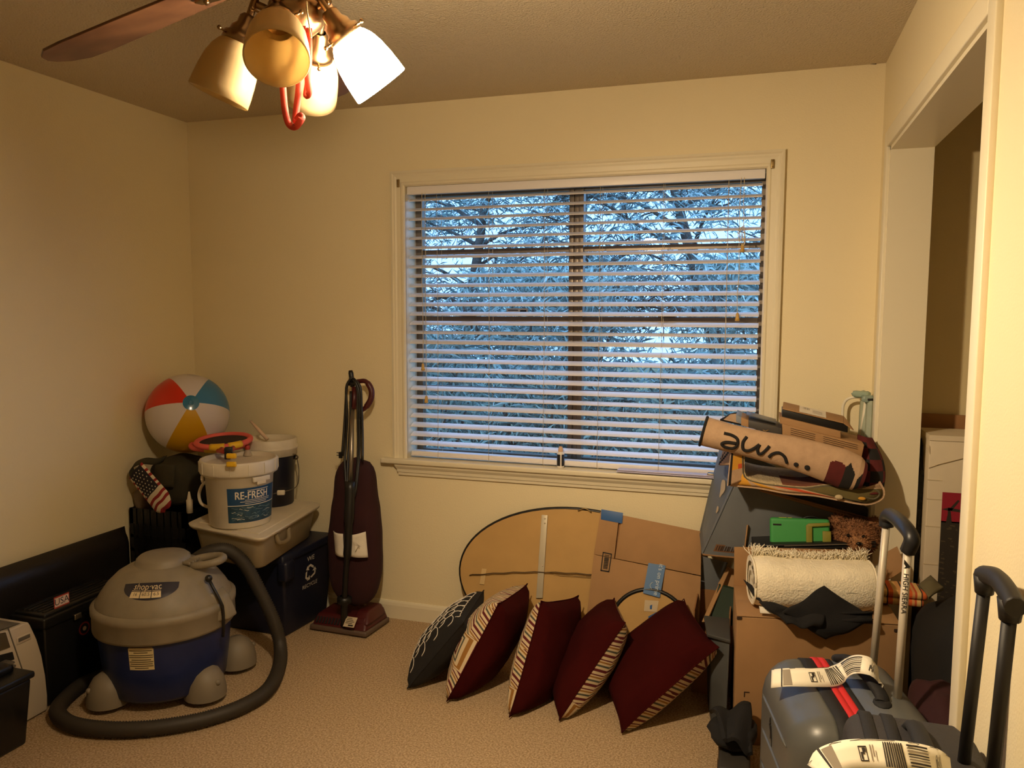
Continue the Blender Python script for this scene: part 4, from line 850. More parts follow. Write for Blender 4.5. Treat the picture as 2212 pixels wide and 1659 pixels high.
# ---------------------------------------------------------------- boards leaning on the back wall
def onpl(p0, n): p0, n = V(p0), V(n); return lambda px, py, h=0: CAM + ray(px, py) * ((p0 + n.normalized() * h - CAM).dot(n) / ray(px, py).dot(n))
HB = mat('hardboard_tan', (190, 152, 92), .7, var=.08, vs=6); CB = mat('cardboard', (164, 126, 84), .8, var=.08, vs=9); CBD = mat('cardboard_edge', (146, 104, 64), .85)
CBB = mat('cardboard_shade', (160, 118, 74), .85)
mb, mtp = V((-.75, 3.225, .006)), V((-.75, 3.335, .622)); up = (mtp - mb).normalized(); nn = V((1, 0, 0)).cross(up)
if nn.y > 0: nn = -nn
mcn = (mb + mtp) / 2; bb_ = (mtp - mb).length / 2; aa_ = .535
t = thing('oval_mirror', 'oval mirror turned face to the wall showing its tan board back', 'mirror', mb)
ell = lambda s, h, n=64: [mcn + V((aa_ * s * math.cos(k * 2 * PI / n), 0, 0)) + up * (bb_ * s * math.sin(k * 2 * PI / n)) + nn * h for k in range(n)]
b = B(); b.prism(ell(.988, .0), nn * .010); b.out('back_board', HB, t)
b = B(); b.tube(ell(.995, -.004, 72), .009, 6, closed=True); b.out('rim', BLK, t)
P_ = onpl(mcn + nn * .012, nn); b = B(); b.hexa([P_(1158, 1292), P_(1172, 1292), P_(1172, 1292, .008), P_(1158, 1292, .008), P_(1170, 1112), P_(1183, 1113), P_(1183, 1113, .008), P_(1170, 1112, .008)], .001)
for q in ((1177, 1120), (1177, 1130), (1172, 1222)): b.sph(P_(*q, .009), .0035, 8, 6)
b.out('metal_strip', mat('zinc_strip', (200, 190, 166), .45, metal=.3), t)
b = B(); b.hexa([P_(1036, 1262), P_(1046, 1263), P_(1046, 1263, .003), P_(1036, 1262, .003), P_(1041, 1228), P_(1051, 1229), P_(1051, 1229, .003), P_(1041, 1228, .003)]); b.out('hanger_tab', mat('tab_cream', (206, 176, 122), .6), t)
b = B(); b.tube([P_(1014, 1243, .004), P_(1020, 1241, .006)] + [P_(1020 + 270 * k / 12, 1241 - 6 * math.sin(PI * k / 12) + (k % 2) * 1.5, .010) for k in range(1, 13)], .0022, 6); b.tube([P_(1183, 1236, .01), P_(1210, 1242, .01), P_(1290, 1248, .008)], .0012, 5); b.out('hanging_wire', mat('picture_wire', (84, 66, 46), .5, metal=.6), t)
b = B(); q = P_(1263, 1103, .004); b.tube(bez([q + V((-.03, 0, -.004)), q + V((-.008, 0, .008)), q + V((.008, 0, .008)), q + V((.03, 0, -.006))], 4), .0028, 6); b.out('top_hook', mat('brass_dull', (150, 128, 84), .4, metal=.8), t)
# flattened carton
c0, c1 = V((-.4, 3.155, 0)), V((-.4, 3.318, .63)); up2 = (c1 - c0).normalized(); n2 = V((1, 0, 0)).cross(up2)
if n2.y > 0: n2 = -n2
P2 = onpl(c0, n2)
t = thing('flattened_carton', 'flattened brown carton with blue tape leaning over the oval mirror', 'cardboard', c0)
def panel(pts, h=0, m=CB, nm='panel', th=.004): b = B(); b.prism([P2(*q, h) for q in pts], n2 * th, bev=.0008); return b.out(nm, m, t)
panel([(1298, 1104), (1338, 1111), (1327, 1206), (1283, 1197)], .003); panel([(1344, 1113), (1515, 1148), (1514, 1243), (1329, 1206)], .0)
panel([(1283, 1198), (1514, 1245), (1508, 1420), (1262, 1380)], .0015); panel([(1336, 1113), (1347, 1114), (1332, 1207), (1325, 1207)], -.012, CBD)
BT = mat('blue_tape', (42, 90, 150), .5)
panel([(1299, 1100), (1346, 1108), (1344, 1131), (1298, 1122)], .0075, BT, 'blue_tape', .001)
tp4 = [(1401, 1216), (1438, 1222), (1425, 1291), (1389, 1281)]
b = B(); b.prism([P2(*tp4[0], .006), P2(*tp4[1], .006), P2(*tp4[2], .028), P2(*tp4[3], .028)], n2 * .001); ptp = b.out('printed_tape', mat('printed_blue_tape', (52, 100, 152), .5), t)
o_ = P2(1413, 1252, .0188); xd = (P2(1407, 1286, .0295) - P2(1420, 1218, .0075)).normalized(); yd = (P2(1436, 1254, .0078) - P2(1390, 1246, .0078)).normalized(); f = plane(o_, xd, yd)
if f(0, 0, 1).y > o_.y: ff = lambda x, y, h=0: f(x, y, -h)
else: ff = f
b = B(); b.text("it's on prime", .026, lambda x, y: ff(x - .004, y + .018)); b.tube([ff(.012 + .028 * k / 8, -.002 + .010 * (1 - (k / 4 - 1) ** 2) * -1, .0005) for k in range(9)], .0012, 5)
b.out('tape_print', mat('tape_white', (190, 204, 210), .6), ptp)
b = B(); f3 = [P2(1302, 1192, .0085), P2(1322, 1196, .0085), P2(1316, 1236, .0085), P2(1297, 1233, .0085)]
bl_ = lambda u, v: f3[0].lerp(f3[1], u).lerp(f3[3].lerp(f3[2], u), v)
def bq(u0, v0, u1, v1): b.quad(bl_(u0, v1), bl_(u1, v1), bl_(u1, v0), bl_(u0, v0))
for z in ((0, 0, 1, .06), (0, .94, 1, 1), (0, 0, .1, 1), (.9, 0, 1, 1)): bq(*z)
v = .12; rs = random.Random(2)
while v < .86: w_ = rs.choice((.02, .03, .045)); bq(.25, v, .75, v + w_); v += w_ + rs.choice((.02, .03))
b.out('barcode', INK, t)
# small round mirror in front of the carton
q1 = P2(1408, 1269, .014); up3, n3 = up2, n2; q0 = q1 - up3 * (q1.z / up3.z)
t = thing('round_mirror', 'small round black rimmed mirror face down against the carton', 'mirror', V((q0.x, q0.y, 0)))
R3_ = (q1.z) / 2 / up3.z; cc = q1 - up3 * R3_
circ = lambda r, h, n=48: [cc + V((r * math.cos(k * 2 * PI / n), 0, 0)) + up3 * (r * math.sin(k * 2 * PI / n)) + n3 * h for k in range(n)]
b = B(); b.prism(circ(R3_ - .016, .002), n3 * .005); b.out('back_board', HB, t)
b = B(); b.tube(circ(R3_ - .009, .004), .009, 8, closed=True); b.out('rim', BLK, t)
P3 = onpl(cc, n3); b = B(); b.prism([P3(1393, 1296, .008), P3(1423, 1298, .008), P3(1419, 1322, .008), P3(1391, 1320, .008)], n3 * .001); b.out('paper_label', mat('label_tan', (196, 178, 148), .6), t)
b = B(); b.prism([P3(1404, 1308, .0095), P3(1409, 1306, .0095), P3(1408, 1316, .0095), P3(1404, 1316, .0095)], n3 * .001); b.prism([P3(1400, 1332, .008), P3(1418, 1322, .008), P3(1420, 1329, .008), P3(1402, 1338, .008)], n3 * .001); b.out('blue_mark', BT, t)
# ---------------------------------------------------------------- on the window sill
q = at(1211, 1007, 'z', SZ); q.y = min(q.y, D + .0); q.x = at(1211, 1000, 'y', q.y).x
t = thing('squeeze_bottle', 'small white bottle with black label standing on the window sill', 'bottle', q)
b = B(); b.lathe([(.001, 0), (.0155, 0), (.0165, .004), (.0165, .066), (.013, .072), (.011, .074)], q, n=24); b.out('body', mat('bottle_white', (222, 216, 206), .4), t)
b = B(); b.lathe([(.0115, .072), (.0115, .086), (.009, .090), (.0075, .096), (.001, .097)], q, n=20); b.out('cap', mat('cap_tan', (206, 168, 132), .5), t)
th = math.atan2(-q.y, -q.x); b = B()
for a0, a1 in ((-1.5, -.12), (.25, 1.6)): b.grid(lambda u, v: q + V((.0169 * math.cos(th + a0 + (a1 - a0) * u), .0169 * math.sin(th + a0 + (a1 - a0) * u), .010 + .052 * v)), 10, 3)
b.out('label', mat('label_black', (24, 24, 30), .5), t)
t = thing('spare_slat', 'spare blind slats with a painted sky tint on the right of the sill', 'slat', at(1430, 1018, 'z', SZ))
A_, B_ = at(1328, 1020, 'z', SZ + .012), at(1548, 1030, 'z', SZ + .018); A_.y = D - .020; B_.y = D - .030
d = (B_ - A_); d.z = 0; L = d.length; mid = (A_ + B_) / 2; az = math.atan2(d.y, d.x)
for k in range(2):
    b = B(); b.box((mid.x + .004 * k, mid.y + .003 * k, SZ + .0035 + k * .0066 + .004), (L, .05, .0045), rz=az + .01 * k, bev=.0015); b.out('slat', mat('slat_sky_tint', (196, 190, 214), .35), t)  # lavender puts the blue sky light into the slat colour
b = B(); b.box((mid.x + L / 2 - .02, mid.y - .004, SZ + .020), (.04, .03, .010), rz=az, bev=.004); b.box((mid.x + L / 2 - .02, mid.y, SZ + .010), (.008, .012, .016)); b.out('bracket', SIL, t)
# ---------------------------------------------------------------- right corner: boxes
def quadgrid(b, c0, c1, c2, c3, fn=None, nu=10, nv=8, th=.004):   # bilinear cloth or card between four corners
    c0, c1, c2, c3 = map(V, (c0, c1, c2, c3))
    b.grid(lambda u, v: c0.lerp(c1, u).lerp(c3.lerp(c2, u), v) + (V(fn(u, v)) if fn else V((0, 0, 0))), nu, nv, True, th)
def card(b, pts, th=.005, bev=.0008):
    p = [V(q) for q in pts]; n = (p[1] - p[0]).cross(p[-1] - p[0]).normalized(); b.prism(p, n * th, bev)
FTL, BTL, FTR = V((-.045, 2.70, .46)), V((-.065, 3.005, .46)), V((.475, 2.79, .46)); BTR = BTL + FTR - FTL; dn = V((0, 0, .46))
t = thing('cardboard_box', 'big brown cardboard box carrying the cream rolled throw', 'box', (FTL + BTR) / 2 - dn)
b = B(); b.hexa([FTL - dn, FTR - dn, BTR - dn, BTL - dn, FTL - V((0, 0, .006)), FTR - V((0, 0, .006)), BTR - V((0, 0, .006)), BTL - V((0, 0, .006))], .003); b.out('body', CB, t)
fx = (FTR - FTL).normalized(); fyv = (BTL - FTL).normalized(); Z = V((0, 0, 1))
b = B(); card(b, [FTL + Z * -.004, FTR + Z * -.004, FTR + fyv * .152 + Z * -.003, FTL + fyv * .152 + Z * -.003], .004); b.out('top_flap', CB, t)
b = B(); card(b, [BTL - fyv * .15 + Z * -.0045, BTR - fyv * .15 + Z * -.0045, BTR + Z * -.004, BTL + Z * -.004], .004); b.out('top_flap', CB, t)
b = B(); r0, r1 = at(1586, 1181, 'y', 3.01), at(1873, 1188, 'y', 3.08); card(b, [BTL + fx * .0, BTL + fx * .47, r1, r0], .004); b.out('rear_flap', CB, t)
PBR = mat('print_brown', (52, 34, 20), .8)
for px, py in ((1597, 1335), (1937, 1362)): q = at(px, py, 'y', FTL.y - .0015 + (px - 1592) / 353 * .09); b = B(); b.box(q, (.016, .003, .009), rz=.17); b.out('hand_slot', PBR, t)
q = FTL + fx * .04 - Z * .27; b = B(); b.prism([q + V(p_) for p_ in ((-.009, -.002, .0015), (.009, .001, .0015), (.009, .001, -.0015), (-.006, -.0015, -.0015), (-.006, -.0015, -.018), (-.009, -.002, -.018))], (0, -.001, 0)); b.out('corner_mark', PBR, t)
# cream throw rolled on the box
CRE = mat('cream_weave', (250, 240, 214), .9, var=.06, vs=40, bump=.6, bs=150, dist=.006)
a0, a1 = at(1624, 1262, 'y', 2.83), at(1874, 1268, 'y', 2.90); a0.z = a1.z = .46 + .088; ax = (a1 - a0).normalized(); sd = Z.cross(ax).normalized()
t = thing('rolled_throw', 'cream woven throw rolled up with fringed edge on the cardboard box', 'blanket', (a0 + a1) / 2 - Z * .088)
def roll(u, v, k=1.):
    th = v * 2 * PI; pw = lambda q: math.copysign(abs(q) ** .8, q); c = a0.lerp(a1, u); w_ = 1 - .10 * (2 * u - 1) ** 8
    return c + (sd * (-.098 * pw(math.cos(th))) * k + Z * (.087 * pw(math.sin(th))) * k) * w_ + Z * .004 * ns((u * 4, v * 6, 0), 1.5, 3) + Z * (-.010 * math.sin(PI * u) * max(0, math.sin(th)))
b = B(); b.grid(lambda u, v: roll(u, v), 36, 40)
for uu in (0, 1):
    for k in range(5): b.grid(lambda u, v: roll(uu, u, (1 - k * .2) - v * .2) + ax * ((-1 if uu == 0 else 1) * (.004 * (k % 2 == 0) - .006 * (k % 2))), 32, 2)
b.out('roll', CRE, t)
b = B(); P = [roll(1, v, 1.01) + ax * .004 for v in [i / 24 for i in range(25)]]; b.tube(P, .0035, 6); b.tube([roll(0, v, 1.01) - ax * .002 for v in [i / 24 for i in range(25)]], .0035, 6); b.out('hem', CRE, t)
b = B(); rs = random.Random(3)
for i in range(700):
    u = rs.random(); v = .29 + rs.uniform(-.03, .03); p = roll(u, v); e = 1 + 1.2 * (abs(u - .5) > .42)
    d = V((rs.gauss(0, .5), rs.gauss(0, .4), .6 + rs.random())) ; d.normalize(); L_ = rs.uniform(.014, .036) * (1 + .5 * abs(2 * u - 1) ** 3)
    b.tube([p - d * .004, p + d * L_ * .6 + V((rs.gauss(0, .003), 0, 0)), p + d * L_ + V((rs.gauss(0, .006), 0, -.004))], [.0019, .0016, .0007], 4)
stuff(b.out('fringe', CRE, t))
# black cloth over the front of the box
BCT = mat('black_knit', (22, 21, 22), .95, var=.2, vs=20, bump=.2, bs=240, dist=.003)
t = thing('black_cloth', 'black cloth crumpled in front of the cream throw with a pointed corner hanging', 'cloth', at(1780, 1330, 'y', 2.70))
T_, R_c, Bo, L_c = at(1780, 1266, 'y', 2.755), at(1886, 1338, 'y', 2.745), at(1783, 1382, 'y', 2.712), at(1690, 1322, 'y', 2.70)
b = B(); quadgrid(b, T_, R_c, Bo, L_c, lambda u, v: (0, -.022 * math.sin(PI * u) * math.sin(PI * v) - .006 * math.sin(7 * u + 3 * v), .004 * math.sin(9 * v)), 18, 18, .004); b.out('front_fold', BCT, t)
b = B(); quadgrid(b, at(1640, 1299, 'y', 2.745), at(1786, 1312, 'y', 2.735), at(1772, 1352, 'y', 2.70), at(1700, 1346, 'y', 2.692), lambda u, v: (0, -.012 * math.sin(PI * v * 2 + 4 * u) - .012, .006 * math.sin(10 * u)), 16, 12, .005); b.out('side_fold', BCT, t)
b = B(); quadgrid(b, at(1606, 1255, 'y', 2.80), at(1625, 1268, 'y', 2.78), at(1650, 1306, 'y', 2.74), at(1632, 1296, 'y', 2.75), lambda u, v: (0, -.006 * math.sin(PI * v), .004), 6, 8, .004); b.out('tail', BCT, t)
b = B(); quadgrid(b, at(1700, 1345, 'y', 2.694), at(1760, 1322, 'y', 2.725), at(1885, 1318, 'y', 2.74), at(1884, 1344, 'y', 2.735), lambda u, v: (0, -.006 * math.sin(8 * u), .003 * math.sin(12 * u)), 14, 6, .004); b.out('back_fold', BCT, t)
b = B(); quadgrid(b, at(1640, 1310, 'y', 2.73), at(1690, 1318, 'y', 2.72), at(1690, 1328, 'y', 2.713), at(1642, 1325, 'y', 2.712), None, 4, 2, .003); tag(b.out('white_card', PAPER, o=at(1660, 1318, 'y', 2.72)), 'small white card under the black cloth on the box top', 'card')
# orange striped towel
def striped(name, cols, axis, sc_):
    m = mat(name, (200, 150, 90), .9); nt, bs, N, Lk = nodes(m); tc = N('ShaderNodeTexCoord'); sp = N('ShaderNodeSeparateXYZ'); Lk(tc.outputs['Object'], sp.inputs[0])
    mu = N('ShaderNodeMath'); mu.operation = 'MULTIPLY'; mu.inputs[1].default_value = sc_; Lk(sp.outputs[axis], mu.inputs[0]); fr = N('ShaderNodeMath'); fr.operation = 'FRACT'; Lk(mu.outputs[0], fr.inputs[0])
    r = N('ShaderNodeValToRGB'); r.color_ramp.interpolation = 'CONSTANT'; e = r.color_ramp.elements
    for i, (p, c) in enumerate(cols): q = e[i] if i < 2 else e.new(p); q.position = p; q.color = lin(c)
    Lk(fr.outputs[0], r.inputs[0]); Lk(r.outputs[0], bs.inputs['Base Color']); return m
STW = striped('striped_towel_cloth', [(0, (206, 150, 90)), (.12, (60, 44, 36)), (.17, (206, 150, 90)), (.3, (212, 92, 40)), (.42, (206, 150, 90)), (.5, (188, 80, 44)), (.56, (216, 176, 110)), (.68, (60, 44, 36)), (.72, (212, 100, 44)), (.86, (216, 176, 110))], 0, 9.)
q0, q1 = at(1884, 1276, 'y', 3.0), at(1984, 1282, 'y', 3.02); q = (q0 + q1) / 2
t = thing('striped_towel', 'folded towel with orange and brown stripes on the box right end', 'towel', V((q.x, q.y, .462)))
for k in range(2): b = B(); b.box((q.x + .01 * k, q.y + .005, .477 + k * .027), ((q1 - q0).length + .01, .12, .026), rz=.1, ry=.04, bev=.012, seg=3); b.out('towel_fold', STW, t)
# second open box behind, with tablet, bear and laptop
x0, x1, y0, y1, zt2 = -.050, .405, 3.10, 3.352, .565
t = thing('cardboard_box', 'open cardboard box behind the rear flap holding tablet, bear and laptop', 'box', ((x0 + x1) / 2, (y0 + y1) / 2, 0))
b = B(); b.b2((x0, y0, 0), (x1, y0 + .005, zt2 - .02)); b.out('wall', CB, t)
b = B(); b.b2((x0, y1 - .005, 0), (x1, y1, zt2)); b.out('wall', CB, t)
b = B(); b.b2((x0, y0 + .005, 0), (x0 + .005, y1 - .005, zt2)); b.out('wall', CB, t)
b = B(); b.b2((x1 - .005, y0 + .005, 0), (x1, y1 - .005, zt2)); b.out('wall', CB, t)
b = B(); b.b2((x0, y0, 0), (x1, y1, .006)); b.b2((x0 + .01, y0 + .01, .3), (x1 - .01, y1 - .01, .36)); b.out('inner_tray', CBD, t)
b = B(); card(b, [at(1607, 1186, 'y', 3.12), at(1617, 1185, 'y', 3.25), at(1621, 1132, 'y', 3.25), at(1613, 1134, 'y', 3.12)], .005); b.out('side_flap', CB, t)
b = B(); card(b, [at(1905, 1262, 'y', 3.07), at(1958, 1228, 'y', 3.07), at(1938, 1180, 'y', 3.09), at(1908, 1196, 'y', 3.10)], .005); b.out('side_flap', CB, t)
LAP = mat('laptop_black', (26, 25, 25), .35)
t = thing('laptop', 'closed black laptop lying flat in the open box before the tablet', 'laptop', (.16, 3.19, zt2))
A_, B_ = at(1625, 1185, 'y', 3.045), at(1888, 1178, 'y', 3.085); d = B_ - A_; az = math.atan2(d.y, d.x); mid = (A_ + B_) / 2
for dz, nm in ((.004, 'base'), (.017, 'lid')): b = B(); b.box(mid + V((0, .045, dz - .004)), (d.length, .12, .011), rz=az, ry=-math.atan2(d.z, d.xy.length), bev=.004); b.out(nm, LAP, t)
b = B(); b.box(mid + V((.05, -.017, .018)), (d.length * .7, .003, .003), rz=az, ry=-math.atan2(d.z, d.xy.length)); b.out('edge_strip', mat('grey_edge', (104, 96, 84), .4), t)
GRN = mat('tablet_green', (62, 150, 76), .55); YL = mat('tablet_olive', (132, 128, 44), .55)
q0, q1 = at(1664, 1130, 'y', 3.092), at(1793, 1124, 'y', 3.102); w_ = (q1 - q0).length; bz = at(1700, 1176, 'y', 3.09).z - .012; tz = (q0.z + q1.z) / 2 + .012
t = thing('tablet', 'tablet in a bright green foam case standing in the open box', 'tablet', V(((q0.x + q1.x) / 2, 3.097, bz)))
mid = V(((q0.x + q1.x) / 2, 3.097, (bz + tz) / 2)); M = Euler((-.18, -.03, .05)).to_matrix()
b = B(); b.box(mid, (w_, .034, tz - bz), M=M, bev=.013, seg=4); b.out('foam_case', GRN, t)
lf = lambda x, y, z: mid + M @ V((x, y, z)); hh = (tz - bz) / 2
b = B(); b.prism([lf(x, -.0175, z) for x, z in ((w_ * .10, -hh), (w_ * .10, .032), (w_ * .14, .040), (w_ * .49, .046), (w_ * .49, .034), (w_ * .20, .028), (w_ * .20, -hh))], M @ V((0, -.010, 0)), bev=.002); b.box(lf(w_ * .44, -.022, -.02), (.03, .01, hh * 1.2), M=M, bev=.003); b.out('stand_loop', YL, t)
b = B()
for x in (.02, .042): b.box(lf(x, -.0, hh - .0005), (.018, .010, .004), M=M, bev=.0015)
b.box(lf(-w_ * .38, -.0165, hh * .55), (.03, .004, .006), M=M); b.out('port', BLK, t)
b = B(); b.box(lf(-w_ * .28, 0, hh - .0003), (.028, .012, .003), M=M); b.box(lf(-w_ * .16, 0, hh - .0003), (.014, .012, .003), M=M); b.out('button', mat('yellow_green', (190, 196, 70), .5), t)
b = B(); c = at(1752, 1128, 'y', 3.13); b.tube(bez([c + V((-.05, 0, -.02)), c + V((-.03, 0, .012)), c + V((.01, 0, .022)), c + V((.045, 0, .002)), c + V((.055, 0, -.03))], 6), .0035, 6); b.out('cable', BLK, t)
# teddy bear
FUR = mat('bear_fur', (142, 96, 62), .95, var=.3, vs=60); c = at(1848, 1160, 'y', 3.115)
t = thing('teddy_bear', 'curly brown teddy bear head poking out beside the green tablet', 'teddy bear', c - Z * .09)
def fur(b, c, r, sc_, n, seed):
    rs = random.Random(seed); b.sph(c, r, 18, 12, sc_)
    for i in range(n):
        d = V((rs.gauss(0, 1), rs.gauss(0, 1), rs.gauss(0, 1))).normalized(); p = c + V((d.x * sc_[0], d.y * sc_[1], d.z * sc_[2])) * r * .98; tt = V((rs.gauss(0, 1), rs.gauss(0, 1), rs.gauss(0, 1))) * .6
        e = (d + tt).normalized(); s_ = d.cross(e).normalized() * .0022; L_ = rs.uniform(.008, .016); b._f([b.bm.verts.new(x) for x in (p - s_, p + s_, p + e * L_)])
b = B(); fur(b, c, .074, (1.08, .74, .9), 2600, 1); b.out('head', FUR, t)
b = B(); fur(b, c + V((.005, -.058, -.008)), .034, (1.1, .7, .8), 500, 2); b.out('muzzle', mat('bear_muzzle', (160, 114, 76), .95, var=.2, vs=60), t)
for s_ in (-1, 1):
    b = B(); fur(b, c + V((s_ * .062, .01, .048)), .028, (1, .6, 1), 420, 4 + s_); b.out('ear', FUR, t)
    b = B(); b.sph(c + V((s_ * .026 - .006, -.062, .020)), .0065, 10, 8); b.out('eye', mat('black_gloss', (12, 11, 10), .15), t)
b = B(); b.sph(c + V((.004, -.084, -.002)), .009, 12, 8, (1.3, .7, .8)); b.out('nose', mat('black_gloss', (12, 11, 10), .15), t)
# grey carton lying across the open box
GC = mat('grey_carton', (98, 102, 106), .7, var=.1, vs=8); GE = mat('carton_raw_edge', (140, 104, 68), .85)
bl_, tl_, tr_, br_ = at(1519, 1198, 'y', 3.115), at(1590, 1042, 'y', 3.15), at(1884, 1122, 'y', 3.205), at(1882, 1232, 'y', 3.205)
Bbl, Btl = at(1513, 1152, 'y', 3.31), at(1559, 958, 'y', 3.34); Btr, Bbr = tr_ + V((-.006, .12, .02)), br_ + V((-.006, .12, .0))
t = thing('grey_carton', 'grey blue carton tilted over the open box under the folded rug', 'box', V((.1, 3.2, .5)))
b = B(); card(b, [bl_, br_, tr_, tl_], -.005); b.out('front_panel', GC, t)
b = B(); card(b, [bl_ + V((-.002, .004, 0)), tl_ + V((-.002, .004, 0)), Btl, Bbl], .005); b.out('left_flap', mat('grey_carton_window_lit', (104, 110, 118), .6, var=.15, vs=7), t)  # bluer, lighter copy of the carton grey: window light painted in
b = B(); card(b, [Bbl + V((.006, 0, 0)), Bbr, Btr, Btl + V((.006, 0, 0))], .005); b.out('back_panel', GC, t)
b = B(); card(b, [br_ + V((0, .006, 0)), Bbr, Btr, tr_ + V((0, .006, 0))], .005); b.out('right_panel', GC, t)
b = B(); card(b, [at(1517, 1202, 'y', 3.30), at(1572, 1216, 'y', 3.30), at(1536, 1322, 'y', 3.30), at(1508, 1342, 'y', 3.30)], .004); b.out('lower_flap', GC, t)
b = B(); b.tube([tl_, tr_], .0038, 6); b.tube([tl_.lerp(tr_, .18) + Z * -.004, tr_ + Z * -.012], .006, 6); b.tube([bl_, br_], .0036, 6); b.tube([bl_, Bbl], .003, 6); b.out('raw_edge', GE, t)
fc = lambda u, v, h=.0: bl_.lerp(br_, u).lerp(tl_.lerp(tr_, u), v) + V((.0, -.0012 - h, 0))
def pq(b, u0, v0, u1, v1, h=0): b.quad(fc(u0, v0, h), fc(u1, v0, h), fc(u1, v1, h), fc(u0, v1, h))
b = B(); b.mi = 0; pq(b, .05, .06, .26, .16); b.mi = 1
for i in range(14): pq(b, .06 + i * .0135, .075, .066 + i * .0135 + .003 * (i % 3), .145, .0006)
b.out('barcode_strip', [mat('strip_brown', (112, 78, 50), .8), mat('print_brown', (52, 34, 20), .8)], t)
b = B(); sf = lambda u, v: (bl_ + V((-.004, .004, 0))).lerp(Bbl, u).lerp((tl_ + V((-.004, .004, 0))).lerp(Btl, u), v) + V((-.0065, -.001, 0))
for u0, v0, w_, h_ in ((.3, .76, .12, .10), (.5, .38, .10, .12), (.15, .55, .06, .04)): b._f([b.bm.verts.new(sf(u0 + w_ * math.cos(a) * (1 + .3 * math.sin(3 * a)), v0 + h_ * math.sin(a))) for a in [k * PI / 6 for k in range(12)]])
b.out('scuff', mat('scuff_tan', (176, 158, 130), .9), t)
# brown box with green board under the grey carton
gx0, gx1, gy0, gy1 = -.215, -.075, 3.04, 3.30
t = thing('cardboard_box', 'battered open cardboard box with a dark green board, behind the last pillow', 'box', (-.14, 3.17, 0))
b = B(); b.hexa([(gx0, gy0, 0), (gx1, gy0, 0), (gx1, gy0 + .006, 0), (gx0, gy0 + .006, 0), at(1527, 1350, 'y', gy0), at(1600, 1352, 'y', gy0), at(1600, 1352, 'y', gy0 + .006), at(1527, 1350, 'y', gy0 + .006)]); b.out('wall', CBD, t)
b = B(); b.b2((gx0, gy1 - .005, 0), (gx1, gy1, .33)); b.out('wall', CBD, t)
b = B(); b.b2((gx0, gy0 + .007, 0), (gx0 + .005, gy1 - .006, .33)); b.out('wall', CBD, t)
b = B(); b.b2((gx1 - .005, gy0 + .007, 0), (gx1, gy1 - .006, .33)); b.out('wall', CBD, t)
b = B(); card(b, [at(1517, 1345, 'y', 3.06), at(1527, 1345, 'y', 3.055), at(1577, 1232, 'y', 3.24), at(1566, 1236, 'y', 3.25)], .006); b.out('side_flap', CB, t)
b = B(); card(b, [at(1551, 1262, 'y', 3.235), at(1592, 1276, 'y', 3.22), at(1600, 1236, 'y', 3.27), at(1572, 1225, 'y', 3.28)], .005); b.out('rear_flap', CB, t)
b = B(); b.prism([at(1530, 1345, 'y', 3.075), at(1596, 1356, 'y', 3.075), at(1596, 1276, 'y', 3.18), at(1553, 1265, 'y', 3.18)], (0, .012, .004)); tag(b.out('green_board', mat('dark_green_board', (24, 44, 28), .7), o=(-.13, 3.1, .2)), 'dark green board leaning inside the battered brown box', 'board')
# tall grey bin and small brown box beside the big box
t = thing('grey_crate', 'narrow dusty grey plastic bin between the last pillow and the big box', 'bin', (-.105, 2.84, 0))
b = B(); b.hexa([(-.125, 2.80, 0), (-.072, 2.72, 0), (-.078, 2.98, 0), (-.150, 2.98, 0), (-.140, 2.835, .325), (-.068, 2.80, .325), (-.078, 2.99, .325), (-.162, 2.99, .325)], .008); b.out('body', mat('dusty_grey', (70, 72, 72), .7, var=.25, vs=10), t)
b = B(); b.hexa([(-.150, 2.825, .318), (-.066, 2.79, .318), (-.076, 3.0, .318), (-.172, 3.0, .318), (-.150, 2.825, .332), (-.066, 2.79, .332), (-.076, 3.0, .332), (-.172, 3.0, .332)], .004); b.out('rim', mat('dusty_grey_rim', (60, 60, 58), .7), t)
# dark case with black jacket, in front of the big box
t = thing('dark_case', 'low dark case on the carpet left of the grey suitcase', 'case', (-.03, 2.45, 0))
b = B(); b.hexa([(-.085, 2.38, 0), (.012, 2.36, 0), (.012, 2.66, 0), (-.085, 2.66, 0), (-.085, 2.38, .095), (.012, 2.36, .095), (.012, 2.66, .095), (-.085, 2.66, .095)], .012, 3); b.out('body', mat('case_dark', (46, 42, 36), .7), t)
for yk in (2.43, 2.50): b = B(); b.b2((-.0875, yk, .004), (-.083, yk + .010, .09)); b.out('edge_strip', mat('case_trim', (110, 86, 56), .6), t)
t = thing('black_jacket', 'black garment bunched on the low dark case beside the grey suitcase', 'garment', (-.06, 2.55, .096))
b = B(); quadgrid(b, at(1536, 1556, 'y', 2.66), at(1618, 1540, 'y', 2.66), at(1626, 1648, 'y', 2.44), at(1560, 1606, 'y', 2.42), lambda u, v: (0, 0, .018 * math.sin(PI * v) + .012 * math.sin(9 * u + 4 * v) + .022), 18, 14, .012); b.out('cloth_fold', BCT, t)
b = B(); lump(b, (-.045, 2.55, .128), (.075, .10, .028), None, .2, 6, 20, 12, 8, .8); b.out('cloth_body', BCT, t)
